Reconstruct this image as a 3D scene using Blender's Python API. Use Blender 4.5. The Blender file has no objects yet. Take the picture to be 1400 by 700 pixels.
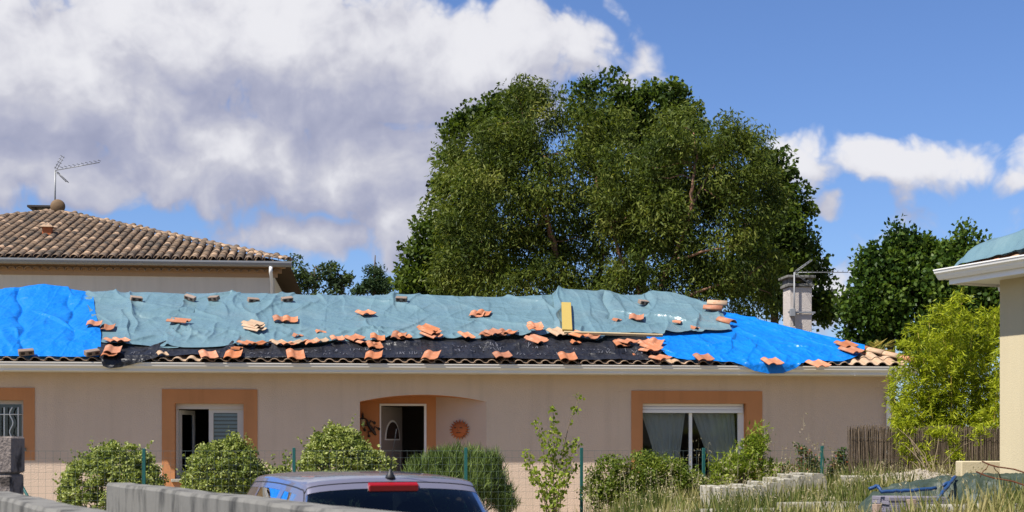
import bpy, bmesh, math, random
import numpy as np
from mathutils import Matrix, Vector, Euler

# ------------------------------------------------------------------ camera, sky, sun, exposure
SC = bpy.context.scene
COL = SC.collection
F, CX, HZ, EYE = 1944.0, 700.0, 606.0, 1.7       # focal length, centre and horizon row of the 1400 px photograph
cam_d = bpy.data.cameras.new('camera')
cam = bpy.data.objects.new('camera', cam_d); COL.objects.link(cam)
cam.location = (0, 0, EYE); cam.rotation_euler = (math.radians(90), 0, 0)
cam_d.sensor_width = 36.0; cam_d.lens = 36.0 * F / 1400.0; cam_d.shift_y = (HZ - 350.0) / 1400.0
cam_d.clip_start = 0.1; cam_d.clip_end = 6000
cam_d.dof.use_dof = True; cam_d.dof.focus_distance = 26.5; cam_d.dof.aperture_fstop = 4.5
SC.camera = cam

SUN_EL, SUN_AZ = math.radians(55.5), math.radians(54.0)     # azimuth measured from -Y towards -X
sun_vec = Vector((-math.sin(SUN_AZ) * math.cos(SUN_EL), -math.cos(SUN_AZ) * math.cos(SUN_EL), math.sin(SUN_EL)))
sun_d = bpy.data.lights.new('sun', 'SUN'); sun = bpy.data.objects.new('sun', sun_d); COL.objects.link(sun)
sun_d.energy = 4.6; sun_d.angle = math.radians(0.53); sun_d.color = (1.0, 0.955, 0.88)
sun.rotation_euler = sun_vec.to_track_quat('Z', 'Y').to_euler(); sun.location = (-20, -20, 40)

SC.view_settings.view_transform = 'Standard'; SC.view_settings.look = 'None'
SC.view_settings.exposure = 0.9; SC.view_settings.gamma = 1.0; SC.view_settings.use_curve_mapping = False

SC.render.engine = 'CYCLES'
SC.cycles.max_bounces = 6; SC.cycles.diffuse_bounces = 3; SC.cycles.glossy_bounces = 3; SC.cycles.transmission_bounces = 4; SC.cycles.transparent_max_bounces = 8

def ang(px, py):
    x, z = (px - CX) / F, (HZ - py) / F
    return math.atan(x), math.atan(z / math.sqrt(1 + x * x))

class NT:
    """small node-tree writer"""
    def __init__(s, tree): s.t = tree; s.n = tree.nodes; s.l = tree.links
    def new(s, typ, **kw):
        n = s.n.new(typ)
        for k, v in kw.items(): setattr(n, k, v)
        return n
    def put(s, inp, v):
        if hasattr(v, 'is_linked') or isinstance(v, bpy.types.NodeSocket): s.l.new(v, inp)
        else:
            try: inp.default_value = v
            except Exception: inp.default_value = tuple(v) + (1.0,)
    def math(s, op, a, b=None, c=None, clamp=False):
        n = s.new('ShaderNodeMath', operation=op); n.use_clamp = clamp
        s.put(n.inputs[0], a)
        if b is not None: s.put(n.inputs[1], b)
        if c is not None: s.put(n.inputs[2], c)
        return n.outputs[0]
    def vmath(s, op, a, b=None):
        n = s.new('ShaderNodeVectorMath', operation=op); s.put(n.inputs[0], a)
        if b is not None: s.put(n.inputs[1], b)
        return n
    def noise(s, vec, scale, detail=4, rough=0.55, out=0, dist=0.0):
        n = s.new('ShaderNodeTexNoise'); n.noise_dimensions = '3D'
        if vec is not None: s.l.new(vec, n.inputs['Vector'])
        n.inputs['Scale'].default_value = scale; n.inputs['Detail'].default_value = detail
        n.inputs['Roughness'].default_value = rough; n.inputs['Distortion'].default_value = dist
        return n.outputs[out]
    def ramp(s, fac, stops, interp='LINEAR'):
        n = s.new('ShaderNodeValToRGB'); r = n.color_ramp; r.interpolation = interp
        while len(r.elements) < len(stops): r.elements.new(0.5)
        for e, (p, c) in zip(r.elements, stops):
            e.position = p; e.color = (c if len(c) == 4 else tuple(c) + (1,))
        s.put(n.inputs[0], fac); return n.outputs[0]
    def mix(s, fac, a, b, typ='MIX'):
        n = s.new('ShaderNodeMix', data_type='RGBA', blend_type=typ)
        s.put(n.inputs[0], fac); s.put(n.inputs[6], a); s.put(n.inputs[7], b)
        return n.outputs[2]
    def smooth(s, v, a, b):
        n = s.new('ShaderNodeMapRange', interpolation_type='SMOOTHSTEP')
        s.put(n.inputs[0], v); n.inputs[1].default_value = a; n.inputs[2].default_value = b
        return n.outputs[0]

# --- world: physical sky with cumulus laid out by azimuth and elevation
world = bpy.data.worlds.new('World'); SC.world = world; world.use_nodes = True
W = NT(world.node_tree); W.n.clear()
CL = [  # azimuth/elevation of each cumulus (taken at photo pixels), half sizes in pixels, weight
    (400, 70, 470, 125, 1.25), (80, 130, 260, 150, 1.2), (640, 85, 225, 105, 1.2), (300, 225, 380, 95, 1.0), (520, 225, 210, 100, .95), (40, 250, 190, 55, 1.0),
    (565, 300, 110, 75, .9), (410, 322, 180, 42, .85), (800, 85, 72, 62, .75), (868, 112, 58, 42, .45), (855, 20, 20, 32, .25),
    (1085, 235, 70, 62, .85), (1235, 215, 190, 50, .9), (1112, 285, 52, 34, .6), (1130, 425, 95, 80, .62), (1408, 238, 44, 32, .55),
    (1330, 300, 150, 26, .27), (1290, 345, 170, 34, .25)]
g = bpy.data.node_groups.new('cumulus_density', 'ShaderNodeTree')
g.interface.new_socket('Vector', in_out='INPUT', socket_type='NodeSocketVector')
g.interface.new_socket('Density', in_out='OUTPUT', socket_type='NodeSocketFloat')
G = NT(g)
gi = G.new('NodeGroupInput'); go = G.new('NodeGroupOutput')
d0 = gi.outputs[0]
warpc = G.noise(d0, 9.0, 3, 0.6, out=1)
warp = G.vmath('SCALE', G.vmath('SUBTRACT', warpc, (0.5, 0.5, 0.5)).outputs[0]); warp.inputs['Scale'].default_value = 0.085
dv = G.vmath('NORMALIZE', G.vmath('ADD', d0, warp.outputs[0]).outputs[0]).outputs[0]
sp = G.new('ShaderNodeSeparateXYZ'); G.l.new(dv, sp.inputs[0])
az = G.math('ARCTAN2', sp.outputs[0], sp.outputs[1]); el = G.math('ARCSINE', sp.outputs[2])
cb = G.new('ShaderNodeCombineXYZ'); G.l.new(az, cb.inputs[0]); G.l.new(el, cb.inputs[1])
field = None
for (px, py, rx, ry, wt) in CL:
    a, e = ang(px, py)
    v = G.vmath('SUBTRACT', cb.outputs[0], (a, e, 0)).outputs[0]
    v = G.vmath('MULTIPLY', v, (F / rx, F / ry, 0)).outputs[0]
    ln = G.vmath('LENGTH', v).outputs['Value']
    b = G.math('MULTIPLY_ADD', ln, -wt, wt)
    field = b if field is None else G.math('SMOOTH_MAX', field, b, 0.12)
# the same kind of scattered cumulus everywhere else round the sky
far = G.math('MULTIPLY_ADD', G.noise(d0, 3.2, 2, 0.5), 2.6, -1.42)
outside = G.math('MAXIMUM', G.smooth(G.math('ABSOLUTE', az), 0.38, 0.55), G.smooth(el, 0.33, 0.5))
far = G.math('ADD', far, G.math('MULTIPLY_ADD', outside, 3.0, -3.0))
field = G.math('MAXIMUM', G.math('MAXIMUM', field, far), -1.0)
det = G.math('MULTIPLY_ADD', G.noise(d0, 15.0, 6, 0.58, dist=0.0), 1.0, -0.42)
vor = G.new('ShaderNodeTexVoronoi'); vor.feature = 'F1'; vor.normalize = False; G.l.new(G.vmath('ADD', d0, warp.outputs[0]).outputs[0], vor.inputs['Vector'])
vor.inputs['Scale'].default_value = 26.0; vor.inputs['Detail'].default_value = 3.0; vor.inputs['Roughness'].default_value = 0.55; vor.inputs['Lacunarity'].default_value = 2.1
det = G.math('ADD', det, G.math('MULTIPLY_ADD', vor.outputs['Distance'], -0.42, 0.30))
G.l.new(G.math('ADD', field, det), go.inputs[0])

tc = W.new('ShaderNodeTexCoord')
def dens(off):
    n = W.new('ShaderNodeGroup'); n.node_tree = g
    W.l.new(W.vmath('ADD', tc.outputs['Generated'], off).outputs[0], n.inputs[0]); return n.outputs[0]
dA = dens((0, 0, 0)); dB = dens((-0.012, 0, 0.030)); dC = dens((-0.004, 0, 0.075))
alpha = W.smooth(dA, 0.02, 0.38)
relief = W.math('SUBTRACT', dA, dB)
lit = W.smooth(W.math('ADD', W.math('MULTIPLY_ADD', relief, 1.3, 0.62), W.math('MULTIPLY', W.smooth(dC, 0.0, 1.7), -0.42)), -0.75, 1.65)
ccol = W.ramp(lit, [(0.0, (2.75, 2.9, 4.0)), (0.3, (3.55, 3.65, 4.65)), (0.65, (4.9, 4.9, 5.5)), (1.0, (7.0, 6.95, 7.2))])
sky = W.new('ShaderNodeTexSky', sky_type='NISHITA'); sky.sun_disc = False
sky.sun_elevation = SUN_EL; sky.sun_rotation = math.atan2(sun_vec.x, sun_vec.y)
sky.altitude = 100; sky.air_density = 1.0; sky.dust_density = 0.3; sky.ozone_density = 3.0
skyc = W.mix(1.0, sky.outputs[0], (0.72, 0.85, 1.14, 1), 'MULTIPLY')
bgc = W.mix(W.math('MULTIPLY', alpha, 0.96), skyc, ccol)
bg = W.new('ShaderNodeBackground'); bg.inputs['Strength'].default_value = 0.066
W.l.new(bgc, bg.inputs['Color'])
wo = W.new('ShaderNodeOutputWorld'); W.l.new(bg.outputs[0], wo.inputs['Surface'])

# ------------------------------------------------------------------ helpers
RNG = np.random.default_rng(7); R = random.Random(11)
PERM = np.random.default_rng(3).permutation(512); GA = np.random.default_rng(4).uniform(0, 2 * np.pi, 512)
def perlin(x, y, seed=0):
    x = np.asarray(x, float) + seed * 17.31; y = np.asarray(y, float) + seed * 9.77
    xi = np.floor(x).astype(int); yi = np.floor(y).astype(int); xf = x - xi; yf = y - yi
    def gr(i, j, dx, dy):
        a = GA[PERM[(PERM[i % 512] + j) % 512]]; return np.cos(a) * dx + np.sin(a) * dy
    u = xf * xf * xf * (xf * (xf * 6 - 15) + 10); v = yf * yf * yf * (yf * (yf * 6 - 15) + 10)
    a = gr(xi, yi, xf, yf) * (1 - u) + gr(xi + 1, yi, xf - 1, yf) * u
    b = gr(xi, yi + 1, xf, yf - 1) * (1 - u) + gr(xi + 1, yi + 1, xf - 1, yf - 1) * u
    return (a * (1 - v) + b * v) * 1.4
def fbm(x, y, seed=0, o=4, g_=0.5):
    r, a, f = 0, 1.0, 1.0
    for k in range(o): r = r + a * perlin(np.asarray(x) * f, np.asarray(y) * f, seed + k); a *= g_; f *= 2.03
    return r
def sstep(a, b, x):
    t = np.clip((np.asarray(x, float) - a) / (b - a), 0, 1); return t * t * (3 - 2 * t)

def link(o, parent=None):
    COL.objects.link(o)
    if parent is not None: o.parent = parent
    return o
def tag(o, label=None, cat=None, group=None, kind=None):
    if label: o['label'] = label
    if cat: o['category'] = cat
    if group: o['group'] = group
    if kind: o['kind'] = kind
    return o
def empty(name, loc=(0, 0, 0), rz=0.0, label=None, cat=None, group=None):
    o = bpy.data.objects.new(name, None); o.location = loc; o.rotation_euler = (0, 0, rz); o.empty_display_size = 0.2
    link(o); return tag(o, label, cat, group)
def meshdata(name, verts, faces, mats, smooth=False, attr=None, midx=None):
    me = bpy.data.meshes.new(name)
    verts = np.asarray(verts, np.float32).reshape(-1, 3)
    if isinstance(faces, np.ndarray):
        nf, k = faces.shape
        me.vertices.add(len(verts)); me.vertices.foreach_set('co', verts.ravel())
        me.loops.add(nf * k); me.loops.foreach_set('vertex_index', faces.astype(np.int32).ravel())
        me.polygons.add(nf); me.polygons.foreach_set('loop_start', np.arange(0, nf * k, k, dtype=np.int32))
        me.update(calc_edges=True)
    else:
        me.from_pydata([tuple(v) for v in verts.tolist()], [], faces); me.update()
    for m in (mats if isinstance(mats, (list, tuple)) else [mats]): me.materials.append(m)
    if smooth: me.polygons.foreach_set('use_smooth', np.ones(len(me.polygons), bool))
    if midx is not None: me.polygons.foreach_set('material_index', np.asarray(midx, np.int32))
    if attr is not None:
        a = me.attributes.new('rnd', 'FLOAT', 'FACE'); a.data.foreach_set('value', np.asarray(attr, np.float32))
    me.validate(); me.update()
    return me
class MB:
    """collects boxes, tubes, prisms; build() links them as one mesh object"""
    def __init__(s): s.v = []; s.f = []; s.sm = []
    def add(s, vs, fs, M=None, smooth=False):
        o = len(s.v)
        for p in vs:
            p = Vector(p); s.v.append(tuple(M @ p) if M is not None else tuple(p))
        for f in fs: s.f.append(tuple(i + o for i in f)); s.sm.append(smooth)
        return s
    def box(s, x0, x1, y0, y1, z0, z1, M=None, b=0.0):
        if b <= 0:
            v = [(x, y, z) for z in (z0, z1) for y in (y0, y1) for x in (x0, x1)]
            f = [(0, 2, 3, 1), (4, 5, 7, 6), (0, 1, 5, 4), (2, 6, 7, 3), (0, 4, 6, 2), (1, 3, 7, 5)]
            return s.add(v, f, M)
        bm = bmesh.new(); bmesh.ops.create_cube(bm, size=1)
        for q in bm.verts: q.co = Vector((x0 + (q.co.x + .5) * (x1 - x0), y0 + (q.co.y + .5) * (y1 - y0), z0 + (q.co.z + .5) * (z1 - z0)))
        bmesh.ops.bevel(bm, geom=bm.edges[:], offset=b, segments=1, affect='EDGES')
        bm.verts.index_update()
        s.add([tuple(q.co) for q in bm.verts], [tuple(q.index for q in f.verts) for f in bm.faces], M); bm.free(); return s
    def tube(s, pts, rad, n=8, cap=True, M=None, smooth=True):
        pts = [Vector(p) for p in pts]; m = len(pts)
        rads = rad if isinstance(rad, (list, tuple)) else [rad] * m
        vs, fs = [], []; up = None
        for i, p in enumerate(pts):
            d = (pts[min(i + 1, m - 1)] - pts[max(i - 1, 0)])
            d = d.normalized() if d.length > 1e-9 else Vector((0, 0, 1))
            if up is None: up = Vector((1, 0, 0)) if abs(d.x) < 0.8 else Vector((0, 1, 0))
            a = (up - d * up.dot(d)); a = a.normalized() if a.length > 1e-6 else d.orthogonal().normalized(); up = a; b = d.cross(a)
            for k in range(n):
                t = 2 * math.pi * k / n; vs.append(p + (a * math.cos(t) + b * math.sin(t)) * rads[i])
        for i in range(m - 1):
            for k in range(n): fs.append((i * n + k, i * n + (k + 1) % n, (i + 1) * n + (k + 1) % n, (i + 1) * n + k))
        if cap: fs.append(tuple(range(n - 1, -1, -1))); fs.append(tuple((m - 1) * n + k for k in range(n)))
        return s.add(vs, fs, M, smooth)
    def lathe(s, prof, n=16, M=None, smooth=True):      # prof: (r, z)
        vs = [(r * math.cos(2 * math.pi * k / n), r * math.sin(2 * math.pi * k / n), z) for r, z in prof for k in range(n)]
        fs = [(i * n + k, i * n + (k + 1) % n, (i + 1) * n + (k + 1) % n, (i + 1) * n + k) for i in range(len(prof) - 1) for k in range(n)]
        fs.append(tuple(range(n - 1, -1, -1))); fs.append(tuple((len(prof) - 1) * n + k for k in range(n)))
        return s.add(vs, fs, M, smooth)
    def extrude(s, poly, p0, p1, ax, ay, M=None, smooth=False):   # 2-D outline swept from p0 to p1
        p0, p1, ax, ay = map(Vector, (p0, p1, ax, ay)); n = len(poly)
        vs = [p0 + ax * a + ay * b for a, b in poly] + [p1 + ax * a + ay * b for a, b in poly]
        fs = [(i, (i + 1) % n, n + (i + 1) % n, n + i) for i in range(n)]
        s.add(vs, fs, M, smooth); o = len(s.v) - 2 * n
        s.f.append(tuple(o + i for i in range(n - 1, -1, -1))); s.f.append(tuple(o + n + i for i in range(n))); s.sm += [False, False]
        return s
    def data(s, name, mat):
        me = bpy.data.meshes.new(name); me.from_pydata(s.v, [], s.f)
        bm = bmesh.new(); bm.from_mesh(me); bmesh.ops.recalc_face_normals(bm, faces=bm.faces[:]); bm.to_mesh(me); bm.free()
        me.polygons.foreach_set('use_smooth', np.array(s.sm, bool)); me.update()
        for m in (mat if isinstance(mat, (list, tuple)) else [mat]): me.materials.append(m)
        return me
    def build(s, name, mat, parent=None, label=None, cat=None, group=None, kind=None):
        o = bpy.data.objects.new(name, s.data(name, mat)); link(o, parent); return tag(o, label, cat, group, kind)
def obj(name, me, parent=None, label=None, cat=None, group=None, kind=None, M=None):
    o = bpy.data.objects.new(name, me); link(o, parent)
    if M is not None: o.matrix_local = M
    return tag(o, label, cat, group, kind)
def grid_faces(nu, nv):
    i, j = np.meshgrid(np.arange(nu - 1), np.arange(nv - 1), indexing='ij'); a = (i * nv + j).ravel()
    return np.stack([a, a + nv, a + nv + 1, a + 1], 1)

def at(px, py, d):      # a point of the place seen at a photo pixel, d metres down the road
    return Vector(((px - CX) / F * d, d, EYE + (HZ - py) / F * d))

# ------------------------------------------------------------------ materials
def mat(name, col, rough=0.7, spec=0.3, metal=0.0, var=0.12, vscale=3.0, bump=0.0, bscale=40.0, bdist=0.01, rnd=0.0, col2=None, c2scale=2.0, c2lo=0.5, c2hi=0.65, sheen=0.0, coat=0.0, stretch=(1, 1, 1), streak=0.0):
    m = bpy.data.materials.new(name); m.use_nodes = True; t = NT(m.node_tree); t.n.clear()
    o = t.new('ShaderNodeOutputMaterial'); p = t.new('ShaderNodeBsdfPrincipled'); t.l.new(p.outputs[0], o.inputs[0])
    tcn = t.new('ShaderNodeTexCoord'); mp = t.new('ShaderNodeMapping'); t.l.new(tcn.outputs['Object'], mp.inputs['Vector']); mp.inputs['Scale'].default_value = stretch
    vec = mp.outputs[0]
    c = tuple(col) + (1,)
    out = None
    if col2 is not None:
        f = t.smooth(t.noise(vec, c2scale, 6, 0.62), c2lo, c2hi); out = t.mix(f, c, tuple(col2) + (1,))
    if var > 0:
        n = t.noise(vec, vscale, 5, 0.6); v = t.math('MULTIPLY_ADD', n, 2 * var, 1 - var)
        hs = t.new('ShaderNodeHueSaturation'); t.put(hs.inputs['Color'], out if out is not None else c); t.l.new(v, hs.inputs['Value']); out = hs.outputs[0]
    if streak > 0:
        mp3 = t.new('ShaderNodeMapping'); t.l.new(tcn.outputs['Object'], mp3.inputs['Vector']); mp3.inputs['Scale'].default_value = (3.5, 3.5, .16)
        hs = t.new('ShaderNodeHueSaturation'); t.put(hs.inputs['Color'], out if out is not None else c); t.l.new(t.math('MULTIPLY_ADD', t.smooth(t.noise(mp3.outputs[0], 1.3, 5, 0.6), .42, .8), -streak, 1.0), hs.inputs['Value']); out = hs.outputs[0]
    if rnd > 0:
        oi = t.new('ShaderNodeObjectInfo'); hs = t.new('ShaderNodeHueSaturation'); t.put(hs.inputs['Color'], out if out is not None else c)
        t.l.new(t.math('MULTIPLY_ADD', oi.outputs['Random'], 2 * rnd, 1 - rnd), hs.inputs['Value'])
        t.l.new(t.math('MULTIPLY_ADD', t.math('FRACT', t.math('MULTIPLY', oi.outputs['Random'], 7.31)), 0.5 * rnd, 1 - 0.45 * rnd), hs.inputs['Saturation']); out = hs.outputs[0]
    t.put(p.inputs['Base Color'], out if out is not None else c)
    p.inputs['Roughness'].default_value = rough; p.inputs['Specular IOR Level'].default_value = spec; p.inputs['Metallic'].default_value = metal
    if coat: p.inputs['Coat Weight'].default_value = coat; p.inputs['Coat Roughness'].default_value = 0.04
    if bump > 0:
        b = t.new('ShaderNodeBump'); b.inputs['Strength'].default_value = bump; b.inputs['Distance'].default_value = bdist
        t.l.new(t.noise(vec, bscale, 5, 0.6), b.inputs['Height']); t.l.new(b.outputs[0], p.inputs['Normal'])
    return m
def leafmat(name, stops, trans=0.35, rough=0.5, spec=0.14):
    m = bpy.data.materials.new(name); m.use_nodes = True; t = NT(m.node_tree); t.n.clear()
    o = t.new('ShaderNodeOutputMaterial'); a = t.new('ShaderNodeAttribute'); a.attribute_name = 'rnd'
    c = t.ramp(a.outputs['Fac'], stops)
    p = t.new('ShaderNodeBsdfPrincipled'); t.l.new(c, p.inputs['Base Color']); p.inputs['Roughness'].default_value = rough; p.inputs['Specular IOR Level'].default_value = spec
    tr = t.new('ShaderNodeBsdfTranslucent'); tcx = t.mix(1.0, c, (1.25, 1.3, 0.55, 1), 'MULTIPLY'); t.l.new(tcx, tr.inputs['Color'])
    mx = t.new('ShaderNodeMixShader'); mx.inputs[0].default_value = trans
    t.l.new(p.outputs[0], mx.inputs[1]); t.l.new(tr.outputs[0], mx.inputs[2]); t.l.new(mx.outputs[0], o.inputs[0]); return m
def glassmat(name, tint=(0.75, 0.8, 0.8), ior=1.5, rough=0.02, dark=1.0):
    m = bpy.data.materials.new(name); m.use_nodes = True; t = NT(m.node_tree); t.n.clear()
    o = t.new('ShaderNodeOutputMaterial'); tr = t.new('ShaderNodeBsdfTransparent'); tr.inputs['Color'].default_value = tuple(x * dark for x in tint) + (1,)
    gl = t.new('ShaderNodeBsdfGlossy'); gl.inputs['Roughness'].default_value = rough; gl.inputs['Color'].default_value = (0.95, 0.97, 1, 1)
    fr = t.new('ShaderNodeFresnel'); fr.inputs['IOR'].default_value = ior
    mx = t.new('ShaderNodeMixShader'); t.l.new(fr.outputs[0], mx.inputs[0]); t.l.new(tr.outputs[0], mx.inputs[1]); t.l.new(gl.outputs[0], mx.inputs[2])
    t.l.new(mx.outputs[0], o.inputs[0]); return m

M_ = {}
M_['stucco'] = mat('stucco', (0.60, 0.452, 0.342), 0.9, 0.1, var=0.08, vscale=1.3, streak=.09, bump=0.9, bscale=42, bdist=0.012)
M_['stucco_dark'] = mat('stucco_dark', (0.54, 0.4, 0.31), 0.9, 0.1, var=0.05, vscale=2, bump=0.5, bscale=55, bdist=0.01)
M_['orange_paint'] = mat('orange_paint', (0.50, 0.215, 0.09), 0.85, 0.15, streak=.16, var=0.1, vscale=2, bump=0.4, bscale=60, bdist=0.006)
M_['cream'] = mat('cream', (0.46, 0.39, 0.255), 0.9, 0.1, streak=.1, var=0.06, vscale=1.5, bump=0.5, bscale=60, bdist=0.006)
M_['grey_render'] = mat('grey_render', (0.66, 0.58, 0.46), 0.92, 0.1, streak=.08, var=0.08, vscale=2.5, bump=0.4, bscale=25, stretch=(1.5, 1.5, 0.25))
M_['pvc'] = mat('pvc', (0.54, 0.49, 0.44), 0.4, 0.4, var=0.03)
M_['gutter'] = mat('gutter', (0.66, 0.61, 0.54), 0.42, 0.4, var=0.07, vscale=6, stretch=(0.3, 4, 4))
M_['white_alu'] = mat('white_alu', (0.74, 0.72, 0.69), 0.4, 0.4, var=0.03)
M_['tile'] = mat('tile', (0.37, 0.130, 0.055), 0.85, 0.15, var=0.22, vscale=9, rnd=0.26, bump=0.5, bscale=50, bdist=0.006, col2=(0.36, 0.19, 0.115), c2scale=9, c2lo=0.48, c2hi=0.72)
M_['tile_pale'] = mat('tile_pale', (0.38, 0.26, 0.165), 0.88, 0.12, var=0.18, vscale=9, rnd=0.18, bump=0.35, bscale=60, bdist=0.004, col2=(0.33, 0.15, 0.075), c2scale=5, c2lo=0.52, c2hi=0.7)
M_['tile_old'] = mat('tile_old', (0.20, 0.14, 0.095), 0.92, 0.1, var=0.3, vscale=5, rnd=0.25, bump=0.6, bscale=30, bdist=0.01, col2=(0.08, 0.066, 0.055), c2scale=3.5, c2lo=0.42, c2hi=0.66)
M_['brick_grey'] = mat('brick_grey', (0.24, 0.175, 0.135), 0.9, 0.1, var=0.2, vscale=14, rnd=0.2, bump=0.5, bscale=60)
M_['hole'] = mat('hole', (0.05, 0.035, 0.03), 0.95, 0.0, var=0)
M_['deck'] = mat('deck', (0.10, 0.07, 0.05), 0.95, 0.05, var=0.2)
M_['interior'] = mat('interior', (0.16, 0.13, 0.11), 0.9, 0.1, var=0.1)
M_['curtain'] = mat('curtain', (0.66, 0.66, 0.63), 0.9, 0.05, var=0.08, vscale=4)
M_['shutter'] = mat('shutter', (0.34, 0.37, 0.40), 0.6, 0.2, var=0.05)
M_['iron_white'] = mat('iron_white', (0.70, 0.70, 0.68), 0.5, 0.4, var=0.03)
M_['dark_iron'] = mat('dark_iron', (0.035, 0.028, 0.022), 0.6, 0.4, var=0.2, vscale=8)
M_['terracotta'] = mat('terracotta', (0.42, 0.12, 0.04), 0.8, 0.2, var=0.2, vscale=12)
M_['door'] = mat('door_paint', (0.25, 0.215, 0.19), 0.6, 0.3, var=0.04)
M_['pebble'] = mat('pebble', (0.50, 0.445, 0.40), 0.95, 0.1, var=0.25, vscale=60, bump=1.0, bscale=45, bdist=0.03)
M_['concrete'] = mat('concrete', (0.165, 0.158, 0.143), 0.92, 0.12, var=0.22, vscale=7, bump=0.5, bscale=45, bdist=0.008, col2=(0.05, 0.049, 0.047), c2scale=3.0, c2lo=0.46, c2hi=0.70, stretch=(1.6, 1.6, 0.55))
M_['concrete_pale'] = mat('concrete_pale', (0.33, 0.305, 0.245), 0.92, 0.12, var=0.18, vscale=6, rnd=0.08, bump=0.4, bscale=40, bdist=0.006, col2=(0.11, 0.10, 0.075), c2scale=4.0, c2lo=0.46, c2hi=0.66)
M_['block'] = mat('rough_block', (0.24, 0.20, 0.175), 0.95, 0.08, var=0.35, vscale=26, bump=1.0, bscale=55, bdist=0.02, col2=(0.07, 0.058, 0.05), c2scale=8)
M_['grey_metal'] = mat('grey_metal', (0.24, 0.245, 0.25), 0.5, 0.4, metal=0.3, var=0.1, vscale=10)
M_['wood'] = mat('yellow_wood', (0.36, 0.26, 0.07), 0.75, 0.2, var=0.15, vscale=12, stretch=(8, 1, 8), bump=0.2, bscale=30)
M_['wood_pale'] = mat('pale_wood', (0.36, 0.28, 0.16), 0.8, 0.2, var=0.18, vscale=14, stretch=(1, 8, 8), bump=0.2, bscale=30)
M_['green_post'] = mat('green_post', (0.012, 0.085, 0.075), 0.45, 0.4, var=0.1)
M_['wire'] = mat('wire', (0.11, 0.14, 0.13), 0.5, 0.4, metal=0.2, var=0.05)
M_['rust'] = mat('rust', (0.085, 0.028, 0.012), 0.9, 0.15, var=0.3, vscale=30)
M_['reed'] = mat('reed', (0.12, 0.09, 0.062), 0.95, 0.05, var=0.45, vscale=30, stretch=(8, 8, 0.6), col2=(0.24, 0.185, 0.13), c2scale=18, c2lo=0.5, c2hi=0.7)
M_['bark_pink'] = mat('bark_pink', (0.21, 0.115, 0.07), 0.85, 0.15, var=0.3, vscale=5, bump=0.5, bscale=18, bdist=0.03, col2=(0.11, 0.08, 0.06), c2scale=3)
M_['bark'] = mat('bark', (0.11, 0.085, 0.065), 0.92, 0.1, var=0.3, vscale=6, bump=0.6, bscale=18, bdist=0.03)
M_['stem'] = mat('stem', (0.17, 0.13, 0.08), 0.9, 0.1, var=0.2)
M_['cane'] = mat('cane', (0.36, 0.27, 0.05), 0.6, 0.3, var=0.15)

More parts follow.
